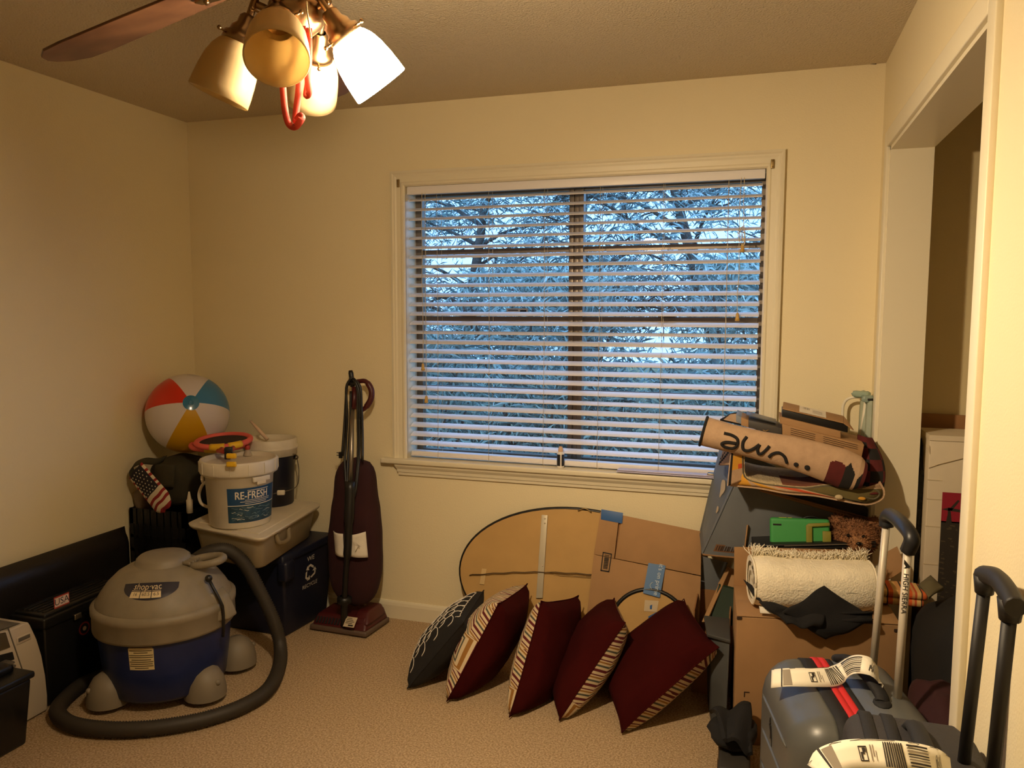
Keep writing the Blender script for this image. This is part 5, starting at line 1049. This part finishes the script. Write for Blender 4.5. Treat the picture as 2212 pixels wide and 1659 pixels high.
# ---------------------------------------------------------------- folded rug
RB, RD, RR_, RBK, RY, RO, ROL = (mat('rug_beige', (190, 158, 126), .95, var=.1, vs=30, bump=.4, bs=180, dist=.004), mat('rug_cream_pile', (196, 176, 138), .95, var=.12, vs=60, bump=.9, bs=120, dist=.008), mat('rug_maroon', (88, 26, 24), .95, var=.15, vs=25), mat('rug_black', (28, 25, 24), .95), mat('rug_gold', (208, 150, 50), .95), mat('rug_orange', (196, 82, 46), .95), mat('rug_olive', (104, 92, 52), .95, var=.2, vs=12))
BND = mat('rug_binding', (92, 84, 62), .8); RBR = mat('rug_brown', (112, 66, 46), .95)
t = thing('folded_rug', 'folded beige rug printed with black lettering on the grey carton', 'rug', V((.12, 3.1, .86)))
RY0, RY1 = 2.985, 3.26
lp = [(1606, 958), (1604, 990), (1608, 1030), (1640, 1044), (1690, 1051), (1740, 1055), (1790, 1050), (1840, 1061), (1880, 1077), (1896, 1074), (1899, 1063), (1880, 1054), (1830, 1050), (1780, 1034), (1735, 1009), (1700, 994), (1668, 988), (1640, 975), (1625, 966)]
LPW = bez([at(px, py, 'y', RY0) for px, py in lp], 4)
def inm(u, v):
    p = u
    if .22 < p < .36 and v < .55: return 1
    if .62 < p < .78: return 2
    return 0
b = B(); NN = len(LPW) - 1
def lay(u, v): i = u * NN; k = min(int(i), NN - 1); p = LPW[k].lerp(LPW[k + 1], i - k); return p + V((-.02 * v, (RY1 - RY0) * v, .012 * v))
b.grid(lay, NN, 6, True, -.007, inm); b.out('inner_fold', [RD, RBR, RR_], t)
b = B(); b.tube(LPW, .0042, 6); b.out('edge_binding', BND, t)
# outer bottom layer
ob = bez([at(px, py, 'y', RY0 + .002) for px, py in ((1577, 1046), (1640, 1052), (1700, 1063), (1760, 1068), (1820, 1079), (1872, 1087), (1902, 1076), (1906, 1060), (1898, 1044))], 4); NO = len(ob) - 1
def outm(u, v):
    for a, c, k in ((.03, .10, 1), (.14, .24, 1), (.36, .52, 2), (.545, .57, 4), (.60, .62, 4), (.57, .90, 3)):
        if a < u < c: return k
    return 0
b = B()
def ol(u, v): i = u * NO; k = min(int(i), NO - 1); p = ob[k].lerp(ob[k + 1], i - k); return p + V((0, (RY1 - RY0) * v * .98, .014 * v)) 
b.grid(ol, NO * 2, 6, True, .008, outm)
b.mi = 0; quadgrid(b, at(1580, 1040, 'y', RY0 - .001), at(1606, 1034, 'y', RY0 - .001), at(1900, 1072, 'y', RY0 - .001), at(1872, 1087, 'y', RY0 - .001), None, 1, 1, .003) if False else None
def fr(u, v):      # visible front lip of the bottom layer
    i = u * NO; k = min(int(i), NO - 1); p = ob[k].lerp(ob[k + 1], i - k); j = min(int((.10 + .30 * u) * NN), NN - 1); q = LPW[j]; return p.lerp(q, v) + V((0, -.003 - .004 * math.sin(PI * v), 0))
b.grid(fr, NO * 2, 4, True, .004, outm); b.mi = 5
q = at(1812, 1074, 'y', RY0 - .012); b.sph(q, .013, 12, 6, (1.1, .35, .7)); b.mi = 1; q = at(1862, 1077, 'y', RY0 - .010); b.sph(q, .012, 10, 6, (1.1, .3, .5))
b.out('bottom_fold', [RB, RY, RO, ROL, RBK, RD], t)
# left standing fold with black edge
def sfold(u, v):
    A, Bq, C_, D_ = at(1573, 1050, 'y', RY0 - .03), at(1608, 1036, 'y', RY0 + .0), at(1606, 958, 'y', RY0 + .0), at(1582, 952, 'y', RY0 - .015); return A.lerp(Bq, u).lerp(D_.lerp(C_, u), v)
def sm(u, v):
    if u < .16: return 4
    if .80 < v < .84: return 4
    if .32 < v < .66: return 2 if (u > .55 and .32 < v < .46) else 1
    return 0
b = B(); b.grid(sfold, 12, 24, True, .010, sm); b.out('side_fold', [RB, RY, RO, ROL, RBK], t)
b = B(); A, Bq, C_, D_ = at(1552, 1004, 'y', 3.12), at(1578, 1004, 'y', 3.05), at(1584, 955, 'y', 3.06), at(1566, 958, 'y', 3.16); b.grid(lambda u, v: A.lerp(Bq, u).lerp(D_.lerp(C_, u), v), 10, 12, True, .008, lambda u, v: 1 if abs(v - u * .9) < .08 or abs(v - .25 - u * 1.1) < .06 else 0); b.out('corner_fold', [RB, RBK], t)
# upper roll with the lettering
rl = [(1519, 931, .0545, .058), (1580, 947, .052, .056), (1640, 962, .053, .05), (1700, 975, .058, .045), (1760, 992, .064, .045), (1820, 1012, .070, .048), (1850, 1022, .062, .05), (1866, 1028, .045, .045)]
RC = [(at(px, py, 'y', RY0 - .012), rh, rd) for px, py, rh, rd in rl]
def rollp(u, th):
    i = u * (len(RC) - 1); k = min(int(i), len(RC) - 2); q = i - k; q = q; c = RC[k][0].lerp(RC[k + 1][0], q); rh = RC[k][1] * (1 - q) + RC[k + 1][1] * q; rd = RC[k][2] * (1 - q) + RC[k + 1][2] * q
    d = (RC[-1][0] - RC[0][0]).normalized(); upn = V((0, -1, 0)).cross(d).normalized() * -1
    if upn.z < 0: upn = -upn
    return c + upn * (rh * math.sin(th)) + V((0, -rd * math.cos(th), 0))
def rm(u, v):
    th = (v * 2 - .5) * PI
    s = math.sin(th)
    if u > .93: return 1
    if u > .60:
        if .64 < u < .72 and s < .42 - abs(u - .68) * 4: return 1
        if .72 <= u < .83 and s < .5 - abs(u - .76) * 7 : return 2
        if u > .86 and s < -.2 + (u - .86) * 6: return 2
    if u > .985: return 2
    return 0
b = B(); b.grid(lambda u, v: rollp(u, (v * 2 - .5) * PI), 150, 90, True, 0, rm)
for e, uu in ((0, 0.), (1, 1.)): b._f([b.bm.verts.new(rollp(uu, k * PI / 12)) for k in range(24)])
b.out('printed_roll', [RB, RR_, RBK], t)
b = B(); b.tube([rollp(.002, k * PI / 16) for k in range(32)], .0055, 6, closed=True); b.tube(bez([rollp(0, -.9), rollp(0, -.9) + V((-.014, 0, .004)), rollp(0, -.9) + V((-.03, 0, .012))], 4), .0012, 5); b.out('black_edge', RBK, t)
tot = (RC[-1][0] - RC[0][0]).length
def letter(x, y, h=.0012): return rollp(min(1, max(0, x / tot)), y / .056) + V((0, -h, 0))
b = B()
def stroke(pts, r=.0060): P = bez([letter(x, y, .001) for x, y in pts], 6); b.tube(P, r, 6)
stroke([(.058, .022), (.080, .022), (.098, .012), (.102, -.012), (.092, -.030), (.070, -.032), (.060, -.022), (.072, -.010), (.098, -.006)])
stroke([(.122, .030), (.116, .005), (.122, -.022), (.136, -.024), (.150, -.008), (.162, .012)]); stroke([(.162, .012), (.160, -.008), (.166, -.026)]); stroke([(.166, -.026), (.176, -.020), (.186, .002), (.190, .014)])
stroke([(.198, -.030), (.206, -.012), (.222, -.004), (.240, -.014), (.252, -.036)])
b.sph(letter(.278, -.030), .009, 10, 6, (1, .4, 1)); b.sph(letter(.310, -.028), .010, 10, 6, (1, .4, 1)); b.out('lettering', RBK, t)
# upright plaid back corner of the rug and small raised fold by the window
b = B(); A, Bq, C_, D_ = at(1846, 1062, 'y', 3.03), at(1907, 1066, 'y', 2.99), at(1884, 945, 'y', 3.11), at(1852, 938, 'y', 3.12)
b.grid(lambda u, v: A.lerp(Bq, u).lerp(D_.lerp(C_, u), v) + V((.024 * math.sin(PI * v) * u, -.03 * math.sin(PI * u), 0)), 24, 30, True, .008, lambda u, v: 1 if (int(v * 5) + int(u * 2.2)) % 2 == 0 and v < .9 else 0); b.out('plaid_fold', [RR_, RBK], t)
b = B(); A, Bq, C_, D_ = at(1556, 905, 'y', 3.14), at(1612, 918, 'y', 3.14), at(1600, 888, 'y', 3.2), at(1578, 893, 'y', 3.2)
b.grid(lambda u, v: A.lerp(Bq, u).lerp(D_.lerp(C_, u), v), 8, 6, True, .008, lambda u, v: 1 if v > .8 or u < .1 else 0); b.out('raised_fold', [RB, RBK], t)
# ---------------------------------------------------------------- boxes on the rug
def hx(b, tl, tr, br, bl2, y, dp, lift=0., bev=.0015, side=None):   # front face from four photograph points at depth y, extruded back by dp
    p = [at(*bl2, 'y', y), at(*br, 'y', y), at(*tr, 'y', y), at(*tl, 'y', y)]; s = V(side or (0, dp, lift))
    b.hexa([p[0], p[1], p[1] + s, p[0] + s, p[3], p[2], p[2] + s, p[3] + s], bev)
t = thing('parcel_box', 'long flat brown parcel box lying on the rug under the open tray box', 'box', at(1780, 970, 'y', 3.1))
b = B(); hx(b, (1690, 916), (1867, 961), (1861, 989), (1690, 948), 3.02, .18, .005); b.out('body', CB, t)
b = B()
for i in range(4):
    for u0, u1 in ((.10, .40), (.50, .92)):
        if i == 3 and u0 > .4: u1 = .75
        k0, k1 = at(1690 + 177 * u0, 921 + 45 * u0 + i * 4.2, 'y', 3.0185), at(1690 + 177 * u1, 921 + 45 * u1 + i * 4.2, 'y', 3.0185); b.prism([k0, k1, k1 + Z * .0016, k0 + Z * .0016], (0, -.0004, 0))
b.out('fine_print', mat('print_brown', (52, 34, 20), .8), t)
t = thing('tray_box', 'open brown mailer box with black plastic tray and white label on top', 'box', at(1760, 925, 'y', 3.1))
b = B(); hx(b, (1684, 900), (1816, 932), (1816, 947), (1685, 915), 3.03, .15, .0); b.out('tray', CB, t)
b = B(); k = [at(1690, 884, 'y', 3.05), at(1832, 918, 'y', 3.05)]; b.prism([k[0], k[1], k[1] - Z * .028, k[0] - Z * .028], (0, .10, 0), bev=.002); b.prism([k[0] + Z * .004 + V((.01, .01, 0)), k[0].lerp(k[1], .45) + Z * .004 + V((0, .01, 0)), k[0].lerp(k[1], .45) + V((0, .01, -.01)), k[0] + V((.01, .01, -.01))], (0, .06, 0)); b.out('black_insert', BLK, t)
b = B(); card(b, [at(1690, 884, 'y', 3.045), at(1822, 915, 'y', 3.045), at(1820, 900, 'y', 3.17), at(1692, 870, 'y', 3.17)], .004); card(b, [at(1822, 915, 'y', 3.045), at(1843, 930, 'y', 3.05), at(1822, 901, 'y', 3.17), at(1820, 900, 'y', 3.17)], .004); b.out('lid', CB, t)
fl = lambda u, v: at(1690, 884, 'y', 3.045).lerp(at(1822, 915, 'y', 3.045), u).lerp(at(1692, 870, 'y', 3.17).lerp(at(1820, 900, 'y', 3.17), u), v) + Z * .0052 + V((0, -.001, 0))
b = B(); b.mi = 0; b.quad(fl(.28, .02), fl(.72, .02), fl(.72, .95), fl(.28, .95)); b.mi = 1
for i in range(8): b.quad(fl(.34 + i * .015, .55) + Z * .0005, fl(.343 + i * .015 + .003 * (i % 3), .55) + Z * .0005, fl(.343 + i * .015 + .003 * (i % 3), .85) + Z * .0005, fl(.34 + i * .015, .85) + Z * .0005)
for i in range(3): b.quad(fl(.5, .3 + i * .16) + Z * .0005, fl(.66, .3 + i * .16) + Z * .0005, fl(.66, .34 + i * .16) + Z * .0005, fl(.5, .34 + i * .16) + Z * .0005)
b.out('shipping_label', [PAPER, mat('grey_print', (120, 112, 100), .7)], t)
t = thing('gadget_box', 'flat dark grey product box with brown end lying on the rug roll', 'box', at(1640, 905, 'y', 3.1))
b = B(); hx(b, (1601, 902), (1617, 908), (1617, 924), (1601, 919), 3.03, .17, .0); b.out('end_panel', CB, t)
b = B(); hx(b, (1617, 908), (1689, 925), (1689, 941), (1617, 924), 3.03, .17, .0); q = at(1654, 928, 'y', 3.0285); b.out('body', mat('gadget_grey', (66, 62, 58), .5), t)
b = B(); b.tube([q + V((-.01, 0, -.002)), q + V((0, 0, -.006)), q + V((.010, 0, -.001))], .0012, 5); b.out('smile_mark', mat('gold_print', (170, 130, 70), .5), t)
b = B(); hx(b, (1590, 896), (1602, 902), (1602, 917), (1590, 911), 3.035, .165, .0); b.out('end_cap', mat('gadget_silver', (126, 134, 146), .4), t)
b = B(); A_, B_ = at(1606, 900, 'y', 3.045), at(1684, 919, 'y', 3.045); b.prism([A_ + V((.01, .02, .004)), B_ + V((-.01, .02, .004)), B_ + V((-.01, .13, .004)), A_ + V((.01, .13, .004))], Z * .003, bev=.001); b.out('top_panel', mat('gadget_slate', (84, 88, 96), .35), t)
# ---------------------------------------------------------------- folded rack in the corner
PG = mat('pale_green_cloth', (168, 176, 156), .8, var=.1, vs=10); RW = mat('rack_white', (226, 218, 196), .4)
t = thing('folded_stool', 'folded white framed stool with pale green cloth in the back corner', 'stool', (.38, 3.3, .72))
b = B(); b.tube(bez([at(1819, 960, 'y', 3.32), at(1820, 895, 'y', 3.32), at(1823, 872, 'y', 3.32), at(1836, 860, 'y', 3.31), at(1868, 857, 'y', 3.29), at(1884, 856, 'y', 3.27)], 6), .0055, 8)
b.tube([at(1872, 862, 'y', 3.3), at(1858, 960, 'y', 3.32)], .008, 8); b.tube([at(1881, 868, 'y', 3.27), at(1874, 1000, 'y', 3.3)], .009, 8); b.out('frame', RW, t)
b = B(); quadgrid(b, at(1852, 950, 'y', 3.33), at(1866, 950, 'y', 3.29), at(1872, 862, 'y', 3.29), at(1858, 866, 'y', 3.33), lambda u, v: (0, -.004 * math.sin(6 * v), 0), 4, 10, .006); quadgrid(b, at(1868, 950, 'y', 3.26), at(1880, 950, 'y', 3.24), at(1884, 866, 'y', 3.24), at(1873, 866, 'y', 3.26), None, 4, 8, .006); b.out('seat_cloth', PG, t)
b = B(); lump(b, at(1860, 851, 'y', 3.29), (.032, .02, .012), None, .35, 8, 16, 10, 4); lump(b, at(1874, 861, 'y', 3.27), (.022, .02, .014), None, .35, 8, 14, 10, 6); b.out('plastic_wrap', thin('clear_wrap', (196, 214, 204), .4, .3, .15), t)
b = B(); b.box(at(1880, 863, 'y', 3.255), (.02, .02, .008), bev=.002); b.out('end_stop', BLK, t)
# ---------------------------------------------------------------- suitcases
SH = mat('suitcase_shell', (90, 92, 90), .36, var=.06, vs=5, bump=.05, bs=60, dist=.002); BKW = mat('black_webbing', (26, 26, 28), .75, bump=.3, bs=300, dist=.002); RZ = mat('red_zip', (206, 40, 38), .6)
def rrect(y0, y1, z0, z1, r, n=6):
    out = []
    for cy_, cz_, a0 in ((y1 - r, z1 - r, 0), (y0 + r, z1 - r, PI / 2), (y0 + r, z0 + r, PI), (y1 - r, z0 + r, 1.5 * PI)):
        for i in range(n + 1): a = a0 + i * PI / 2 / n; out.append((cy_ + r * math.cos(a), cz_ + r * math.sin(a)))
    return out
def shellx(b, xs, y0, y1, z0, z1, r):        # xs: list of (x, inset); closed lofted rounded slab along x
    rings = []
    for x, ins in xs: rings.append([b.bm.verts.new((x, y, z)) for y, z in rrect(y0 + ins, y1 - ins, z0 + ins, z1 - ins, max(.012, r - ins * .5))])
    n = len(rings[0])
    for i in range(len(rings) - 1):
        for k in range(n): b._f((rings[i][k], rings[i][(k + 1) % n], rings[i + 1][(k + 1) % n], rings[i + 1][k]), True)
    b._f(rings[0][::-1]); b._f(rings[-1]); bmesh.ops.recalc_face_normals(b.bm, faces=b.bm.faces); return b
def dome(x0, x1, r, out_): # profile of insets from flat face to rim
    return [(x0 + (x1 - x0) * (1 - math.cos(k * PI / 2 / 6)), r * (1 - math.sin(k * PI / 2 / 6))) for k in range(7)] if out_ else None
Y0, Y1, Z0, Z1 = 1.86, 2.30, .03, .533
def rz(b): bmesh.ops.rotate(b.bm, verts=b.bm.verts[:], cent=(.16, 2.30, 0), matrix=Matrix.Rotation(.2, 3, 'Z'))
t = thing('suitcase', 'grey hard shell suitcase with a red zip and raised silver handle', 'suitcase', (.21, 2.08, 0))
b = B(); shellx(b, dome(.018, .112, .085, True) + [(.122, 0)], Y0, Y1, Z0, Z1, .075)
rz(b); lsh = b.out('left_shell', SH, t)
b = B(); shellx(b, [(.20, 0)] + [(.36 - (q - .028) * .9, i) for q, i in dome(.028, .095, .05, True)[::-1]], Y0, Y1, Z0, Z1, .075); rz(b); b.out('right_shell', SH, t)
b = B(); shellx(b, [(.118, .004), (.122, -.003), (.155, -.003)], Y0, Y1, Z0, Z1, .075); rz(b); b.out('zip_tape', BKW, t)
b = B(); shellx(b, [(.186, -.003), (.202, -.003), (.207, .004)], Y0, Y1, Z0, Z1, .075); rz(b); b.out('zip_tape', BKW, t)
b = B(); shellx(b, [(.153, -.0035), (.156, -.006), (.168, -.006), (.1695, -.003), (.1715, -.003), (.173, -.006), (.185, -.006), (.188, -.0035)], Y0, Y1, Z0, Z1, .075); rz(b); b.out('zip_strip', RZ, t)
b = B()
def sidept(y, z): return V((.0175, y, z))
for pts in ([(2.215, .44), (2.08, .442), (1.945, .44)], [(2.215, .345), (2.06, .347), (1.945, .345)], [(2.215, .25), (2.06, .25), (1.945, .25)]): b.tube(bez([sidept(*q) for q in pts], 5), [.001] + [.005] * 9 + [.001], 8)
rz(b); b.out('shell_ridge', SH, lsh)
q = V((.0172, 2.10, .392)); fm_ = plane(q, (0, -1, 0), (0, 0, 1)); b = B()
for poly in ([(-.012, .034), (-.006, .022), (-.012, .014), (-.020, .020)], [(-.022, .012), (-.002, .016), (.012, -.034), (.002, -.014), (-.008, -.022), (-.006, -.004)]): b.prism([fm_(x, y, 0) for x, y in poly], (-.0015, 0, 0))
rz(b); b.out('shell_emblem', mat('emblem_black', (22, 22, 24), .5), lsh)
b = B(); h0, h1 = V((.238, 2.265, .533)), V((.314, 2.030, .533)); pts = bez([h0, h0 + V((0, -.02, .010)), h0.lerp(h1, .3) + Z * .030, h0.lerp(h1, .7) + Z * .030, h1 + V((0, .02, .010)), h1], 5); b.tube(pts, .012, 10, sx=1.5, up=(0, 0, 1))
for h in (h0, h1): b.sph(h, .022, 12, 8, (1, 1.3, .4))
b.out('grab_handle', BKW, t)
ALU = mat('handle_silver', (206, 196, 176), .45, metal=.15)
L0, R0 = at(1886, 1432, 'z', .525), at(1938, 1512, 'z', .525); L1 = at(1915, 1128, 'y', L0.y + .01); R1 = at(1962, 1172, 'y', R0.y + .01)
for a, c in ((L0, L1), (R0, R1)): b = B(); b.tube([a - Z * .02, c], .0125, 12, sx=.8, up=(0, 1, 0)); rod = b.out('handle_rod', ALU, t)
b = B(); pts = bez([L1 + V((0, 0, -.012)), L1 + V((0, -.002, .012)), L1.lerp(R1, .2) + Z * .030, L1.lerp(R1, .75) + Z * .032, R1 + V((.006, -.008, .014)), R1 + V((.0, 0, -.022))], 6); b.tube(pts, .0185, 10); b.out('handle_grip', mat('grip_black', (32, 33, 36), .4), t)
rd_ = (R0 - R1).normalized(); rn = (CAM - R1); rn = (rn - rd_ * rn.dot(rd_)).normalized(); yr = rn.cross(rd_).normalized(); q = R1 + rd_ * .125 + rn * .0128; f = plane(q, rd_, yr)
if (f(0, 1) - f(0, 0)).dot(_r) < 0: f = plane(q, rd_, -yr)
b = B(); b.text('HIGH SIERRA', .0175, lambda x, y: f(x, y, 0)); b._f([b.bm.verts.new(f(*p)) for p in ((-.085, -.006), (-.068, .009), (-.062, -.006), (-.068, -.002), (-.074, -.006))]); b.out('handle_print', mat('emblem_black', (22, 22, 24), .5), rod)
# airline tags
TAGP = mat('tag_paper', (250, 244, 224), .5); TAGI = mat('tag_ink', (48, 42, 36), .7); TAGG = mat('tag_grey', (150, 140, 124), .7)
def airtag(name, label, pts, wv, wd, back=None):
    P = bez(pts, 8); N = len(P) - 1; cum = [0]
    for i in range(N): cum.append(cum[-1] + (P[i + 1] - P[i]).length)
    tot = cum[-1]; wv = V(wv).normalized()
    def f(s, y, h=.0):
        s = max(0, min(tot - 1e-6, s)); i = 0
        while cum[i + 1] < s: i += 1
        q = (s - cum[i]) / (cum[i + 1] - cum[i]); p = P[i].lerp(P[i + 1], q); d = (P[min(i + 2, N)] - P[max(i - 1, 0)]).normalized(); w_ = (wv - d * wv.dot(d)).normalized(); n = d.cross(w_)
        if n.z < 0 and s < tot * .8: n = -n
        return p + w_ * y + n * h
    t = thing(name, label, 'tag', pts[0])
    b = B(); b.grid(lambda u, v: f(u * tot, (v - .5) * wd), 48, 3, True, .0006); ps = b.out('paper_strip', TAGP, t)
    b = B(); H_ = .0011
    def r(s0, s1, y0, y1, m, hh=H_): b.mi = m; b.grid(lambda u, v: f((s0 + (s1 - s0) * u) * tot, (y0 + (y1 - y0) * v) * wd, hh), 6, 1)
    r(.085, .095, -.5, .5, 0); r(.10, .16, -.42, .42, 1, H_)
    r(.30, .305, -.26, .26, 0); r(.345, .35, -.26, .26, 0); r(.30, .35, .22, .26, 0); r(.30, .35, -.26, -.22, 0); r(.310, .322, -.2, .05, 0); r(.322, .335, -.02, .2, 0); r(.33, .342, .05, .2, 0)
    r(.37, .378, -.25, .3, 1); r(.385, .392, -.1, .3, 1); r(.40, .405, -.25, .1, 1)
    y = -.44
    s = .45
    while s < .58: w_ = .004 + .005 * ((int(s * 997)) % 3) / 2; r(s, s + w_, -.42, .42, 0); s += w_ + .006
    yy = -.40
    while yy < .40: w_ = .03 + .03 * (int(abs(yy) * 773) % 3) / 2; r(.605, .76, yy, yy + w_, 1 if int(yy * 100) % 2 else 0); yy += w_ + .05
    r(.82, .826, -.25, .1, 0); r(.83, .834, -.1, .25, 0); r(.838, .842, -.25, .05, 0); r(.848, .852, -.2, .2, 0); r(.86, .865, -.3, .3, 1)
    r(0, 1, .47, .49, 0); b.out('tag_print', [TAGI, TAGG], ps); return t
airtag('luggage_tag', 'white airline tag looped on the grab handle of the grey suitcase', [at(1666, 1466, 'z', .545), at(1700, 1463, 'z', .560), at(1750, 1463, 'z', .563), at(1795, 1462, 'z', .560), at(1815, 1452, 'z', .568), at(1838, 1437, 'z', .592), at(1862, 1435, 'z', .604), at(1884, 1443, 'z', .600), at(1899, 1462, 'z', .575), at(1897, 1478, 'z', .556)], (-.05, .8, .6), .050)
# second suitcase
FAB = mat('suitcase_fabric', (50, 48, 50), .8, bump=.4, bs=320, dist=.003)
Y0, Y1, Z0, Z1 = 1.20, 1.685, .04, .695
t = thing('suitcase', 'dark grey fabric suitcase with black handle in the bottom right corner', 'suitcase', (.29, 1.43, 0))
b = B(); shellx(b, dome(.185, .225, .03, True) + [(.38, 0)] + [(.412, .02), (.415, .03)], Y0, Y1, Z0, Z1, .07); b.out('body', FAB, t)
for xk in (.222, .262): b = B(); shellx(b, [(xk - .012, -.0005), (xk - .010, -.004), (xk + .010, -.004), (xk + .012, -.0005)], Y0, Y1, Z0, Z1, .07); b.out('black_band', BKW, t)
b = B(); q = at(1958, 1622, 'z', .705); b.box(q, (.034, .018, .010), bev=.004); b.box(q - Z * .012, (.024, .012, .03), bev=.002); b.out('pull_tab', mat('tab_orange', (150, 70, 34), .6), t)
b = B(); b.tube(bez([V((.30, 1.60, .695)), V((.30, 1.56, .715)), V((.30, 1.45, .72)), V((.30, 1.36, .715)), V((.30, 1.32, .695))], 5), .011, 8, sx=1.6); b.out('grab_handle', BKW, t)
yl, yr_ = 1.50, 1.345; L1 = at(2127, 1262, 'y', yl); L0 = at(2082, 1650, 'y', yl); R1 = at(2183, 1310, 'y', yr_); R0 = at(2146, 1655, 'y', yr_)
RK = mat('rod_black', (24, 22, 21), .55)
for a, c in ((L0, L1), (R0, R1)): b = B(); b.tube([a - (c - a).normalized() * .03, c], .0108, 12, up=(0, 1, 0)); b.out('handle_rod', RK, t)
b = B(); d = (R1 - L1); pts = bez([L1 - d * .10 + Z * .012, L1 + d * .12 + Z * .020, L1.lerp(R1, .5) + Z * .026, L1 + d * .88 + Z * .018, L1 + d * 1.16 + Z * .004], 6); b.tube(pts, .0165, 10, sx=.9)
b.tube([L1 + Z * .015, L1 - Z * .016], [.018, .0145], 10); b.tube([R1 + Z * .012, R1 - Z * .022], [.019, .015], 10); b.out('handle_grip', RK, t)
airtag('luggage_tag', 'white airline tag arched over the dark fabric suitcase at bottom right', [at(1768, 1668, 'z', 0.728), at(1785, 1645, 'z', 0.743), at(1830, 1630, 'z', 0.756), at(1880, 1628, 'z', 0.761), at(1930, 1631, 'z', 0.763), at(1985, 1638, 'z', 0.756), at(2030, 1650, 'z', 0.740), at(2056, 1668, 'z', 0.718)], (.05, .75, .6), .048)
# ---------------------------------------------------------------- closet contents
t = thing('tall_carton', 'white carton printed with a red picture of a bare tree in the closet', 'box', (.72, 3.2, .42))
CW = mat('carton_white', (206, 192, 166), .7, var=.06, vs=6)
b = B(); b.b2((.594, 3.10, .42), (.93, 3.30, 1.05), bev=.004); cbd = b.out('body', CW, t)
f = plane((.594, 3.0985, .42), (1, 0, 0), (0, 0, 1)); F2 = lambda x, y, h=.0008: V((.594 + x, 3.0985 - h, .42 + y))
pc = [at(2036, 1063, 'y', 3.098), at(2036, 1240, 'y', 3.098)]; xl_ = pc[0].x - .594; zt_ = pc[0].z - .42; zb_ = pc[1].z - .42
b = B(); b.mi = 0; b.quad(F2(xl_, zt_ - .11), F2(.32, zt_ - .11), F2(.32, zt_), F2(xl_, zt_)); b.mi = 1; b.quad(F2(xl_, .02), F2(.32, .02), F2(.32, zt_ - .105), F2(xl_, zt_ - .105))
b.mi = 1; hh = .0014
for pts in ([(.015, -.115), (.035, -.115), (.03, -.075), (.026, -.055), (.02, -.055), (.02, -.08)], [(-.0, -.062), (.02, -.066), (.09, -.072), (.09, -.064), (.024, -.055)], [(.024, -.06), (.05, -.025), (.056, -.028), (.032, -.066)]): b._f([b.bm.verts.new(F2(xl_ + x, zt_ + y, hh)) for x, y in pts])
rs = random.Random(9); b.mi = 2
for i in range(60): x, y = rs.uniform(0, .11), rs.uniform(.03, zt_ - .12); w_ = rs.uniform(.005, .016); b.quad(F2(xl_ + x, y, hh), F2(xl_ + x + w_, y + rs.uniform(-.004, .004), hh), F2(xl_ + x + w_, y + .004, hh), F2(xl_ + x, y + .005, hh))
b.out('tree_picture', [mat('picture_red', (140, 18, 40), .6), mat('picture_dark', (38, 32, 24), .7), mat('picture_leaf', (70, 58, 42), .7)], cbd)
TPC = mat('tape_cream', (196, 180, 150), .5)
b = B(); b.tube([F2(.0, .515, .001), F2(.03, .53, .003), F2(.12, .56, .001)], .0016, 5); b.out('torn_tape', TPC, cbd)
b = B(); b.prism([F2(0, .595), F2(-.012, .60), F2(.002, .565)], (0, .004, 0)); b.out('torn_corner', TPC, t)
b = B(); b.b2((.592, 3.096, .42 + .615), (.93, 3.30, .42 + .634)); b.out('top_flap', CW, t)
for y in (.40, .47, .30, .16): b = B(); b.b2((.593, 3.0985, .42 + y), (.640, 3.1005, .42 + y + .003)); b.out('crease', TPC, cbd)
t = tag(B().b2((XR + OT + .03, 3.06, 0), (.94, 3.34, .415), bev=.006).out('storage_carton', CBD, o=(.75, 3.1, 0)), 'brown storage carton under the white picture carton in the closet', 'box')
b = B(); b.prism([V((.572, 3.335, .6)), V((.70, 3.335, .6)), V((.86, 3.335, 1.10)), V((.606, 3.335, 1.105))], (0, .010, 0)); tag(b.out('cardboard_sheet', CBD, o=(.7, 3.34, .6)), 'brown cardboard sheet standing behind the white carton in the closet', 'cardboard')
b = B(); lump(b, (.588, 3.215, .73), (.022, .045, .26), None, .3, 9, 24, 20, 7, .8); tag(b.out('dark_bag', mat('bag_black_green', (24, 28, 20), .5, var=.4, vs=14, bump=.6, bs=40, dist=.02), o=(.6, 3.2, .47)), 'crinkled blackish green plastic bag squeezed beside the white carton', 'bag')
t = thing('garment_bag', 'large black garment bag heaped inside the closet opening', 'bag', (.70, 2.74, 0))
b = B(); lump(b, (.690, 2.72, .272), (.165, .26, .288), None, .12, 5, 30, 22, 1, .6); b.out('body', mat('bag_black', (14, 13, 13), .85), t)
b = B(); lump(b, (.545, 2.40, .20), (.095, .20, .21), None, .15, 5, 24, 18, 9, .6); tag(b.out('maroon_bag', mat('bag_maroon', (50, 11, 14), .85), o=(.525, 2.40, 0)), 'dark maroon bag on the closet floor behind the grey suitcase', 'bag')
q = at(2012, 1268, 'z', .57); b = B(); quadgrid(b, at(1984, 1262, 'z', .565), at(2006, 1290, 'z', .56), at(2038, 1268, 'z', .57), at(2010, 1242, 'z', .575), lambda u, v: (0, 0, .014 * math.sin(PI * u) * math.sin(PI * v)), 10, 10, .012); tag(b.out('olive_pouch', mat('olive_pouch', (96, 88, 62), .85), o=q), 'small olive fabric pouch lying on the black garment bag', 'pouch')
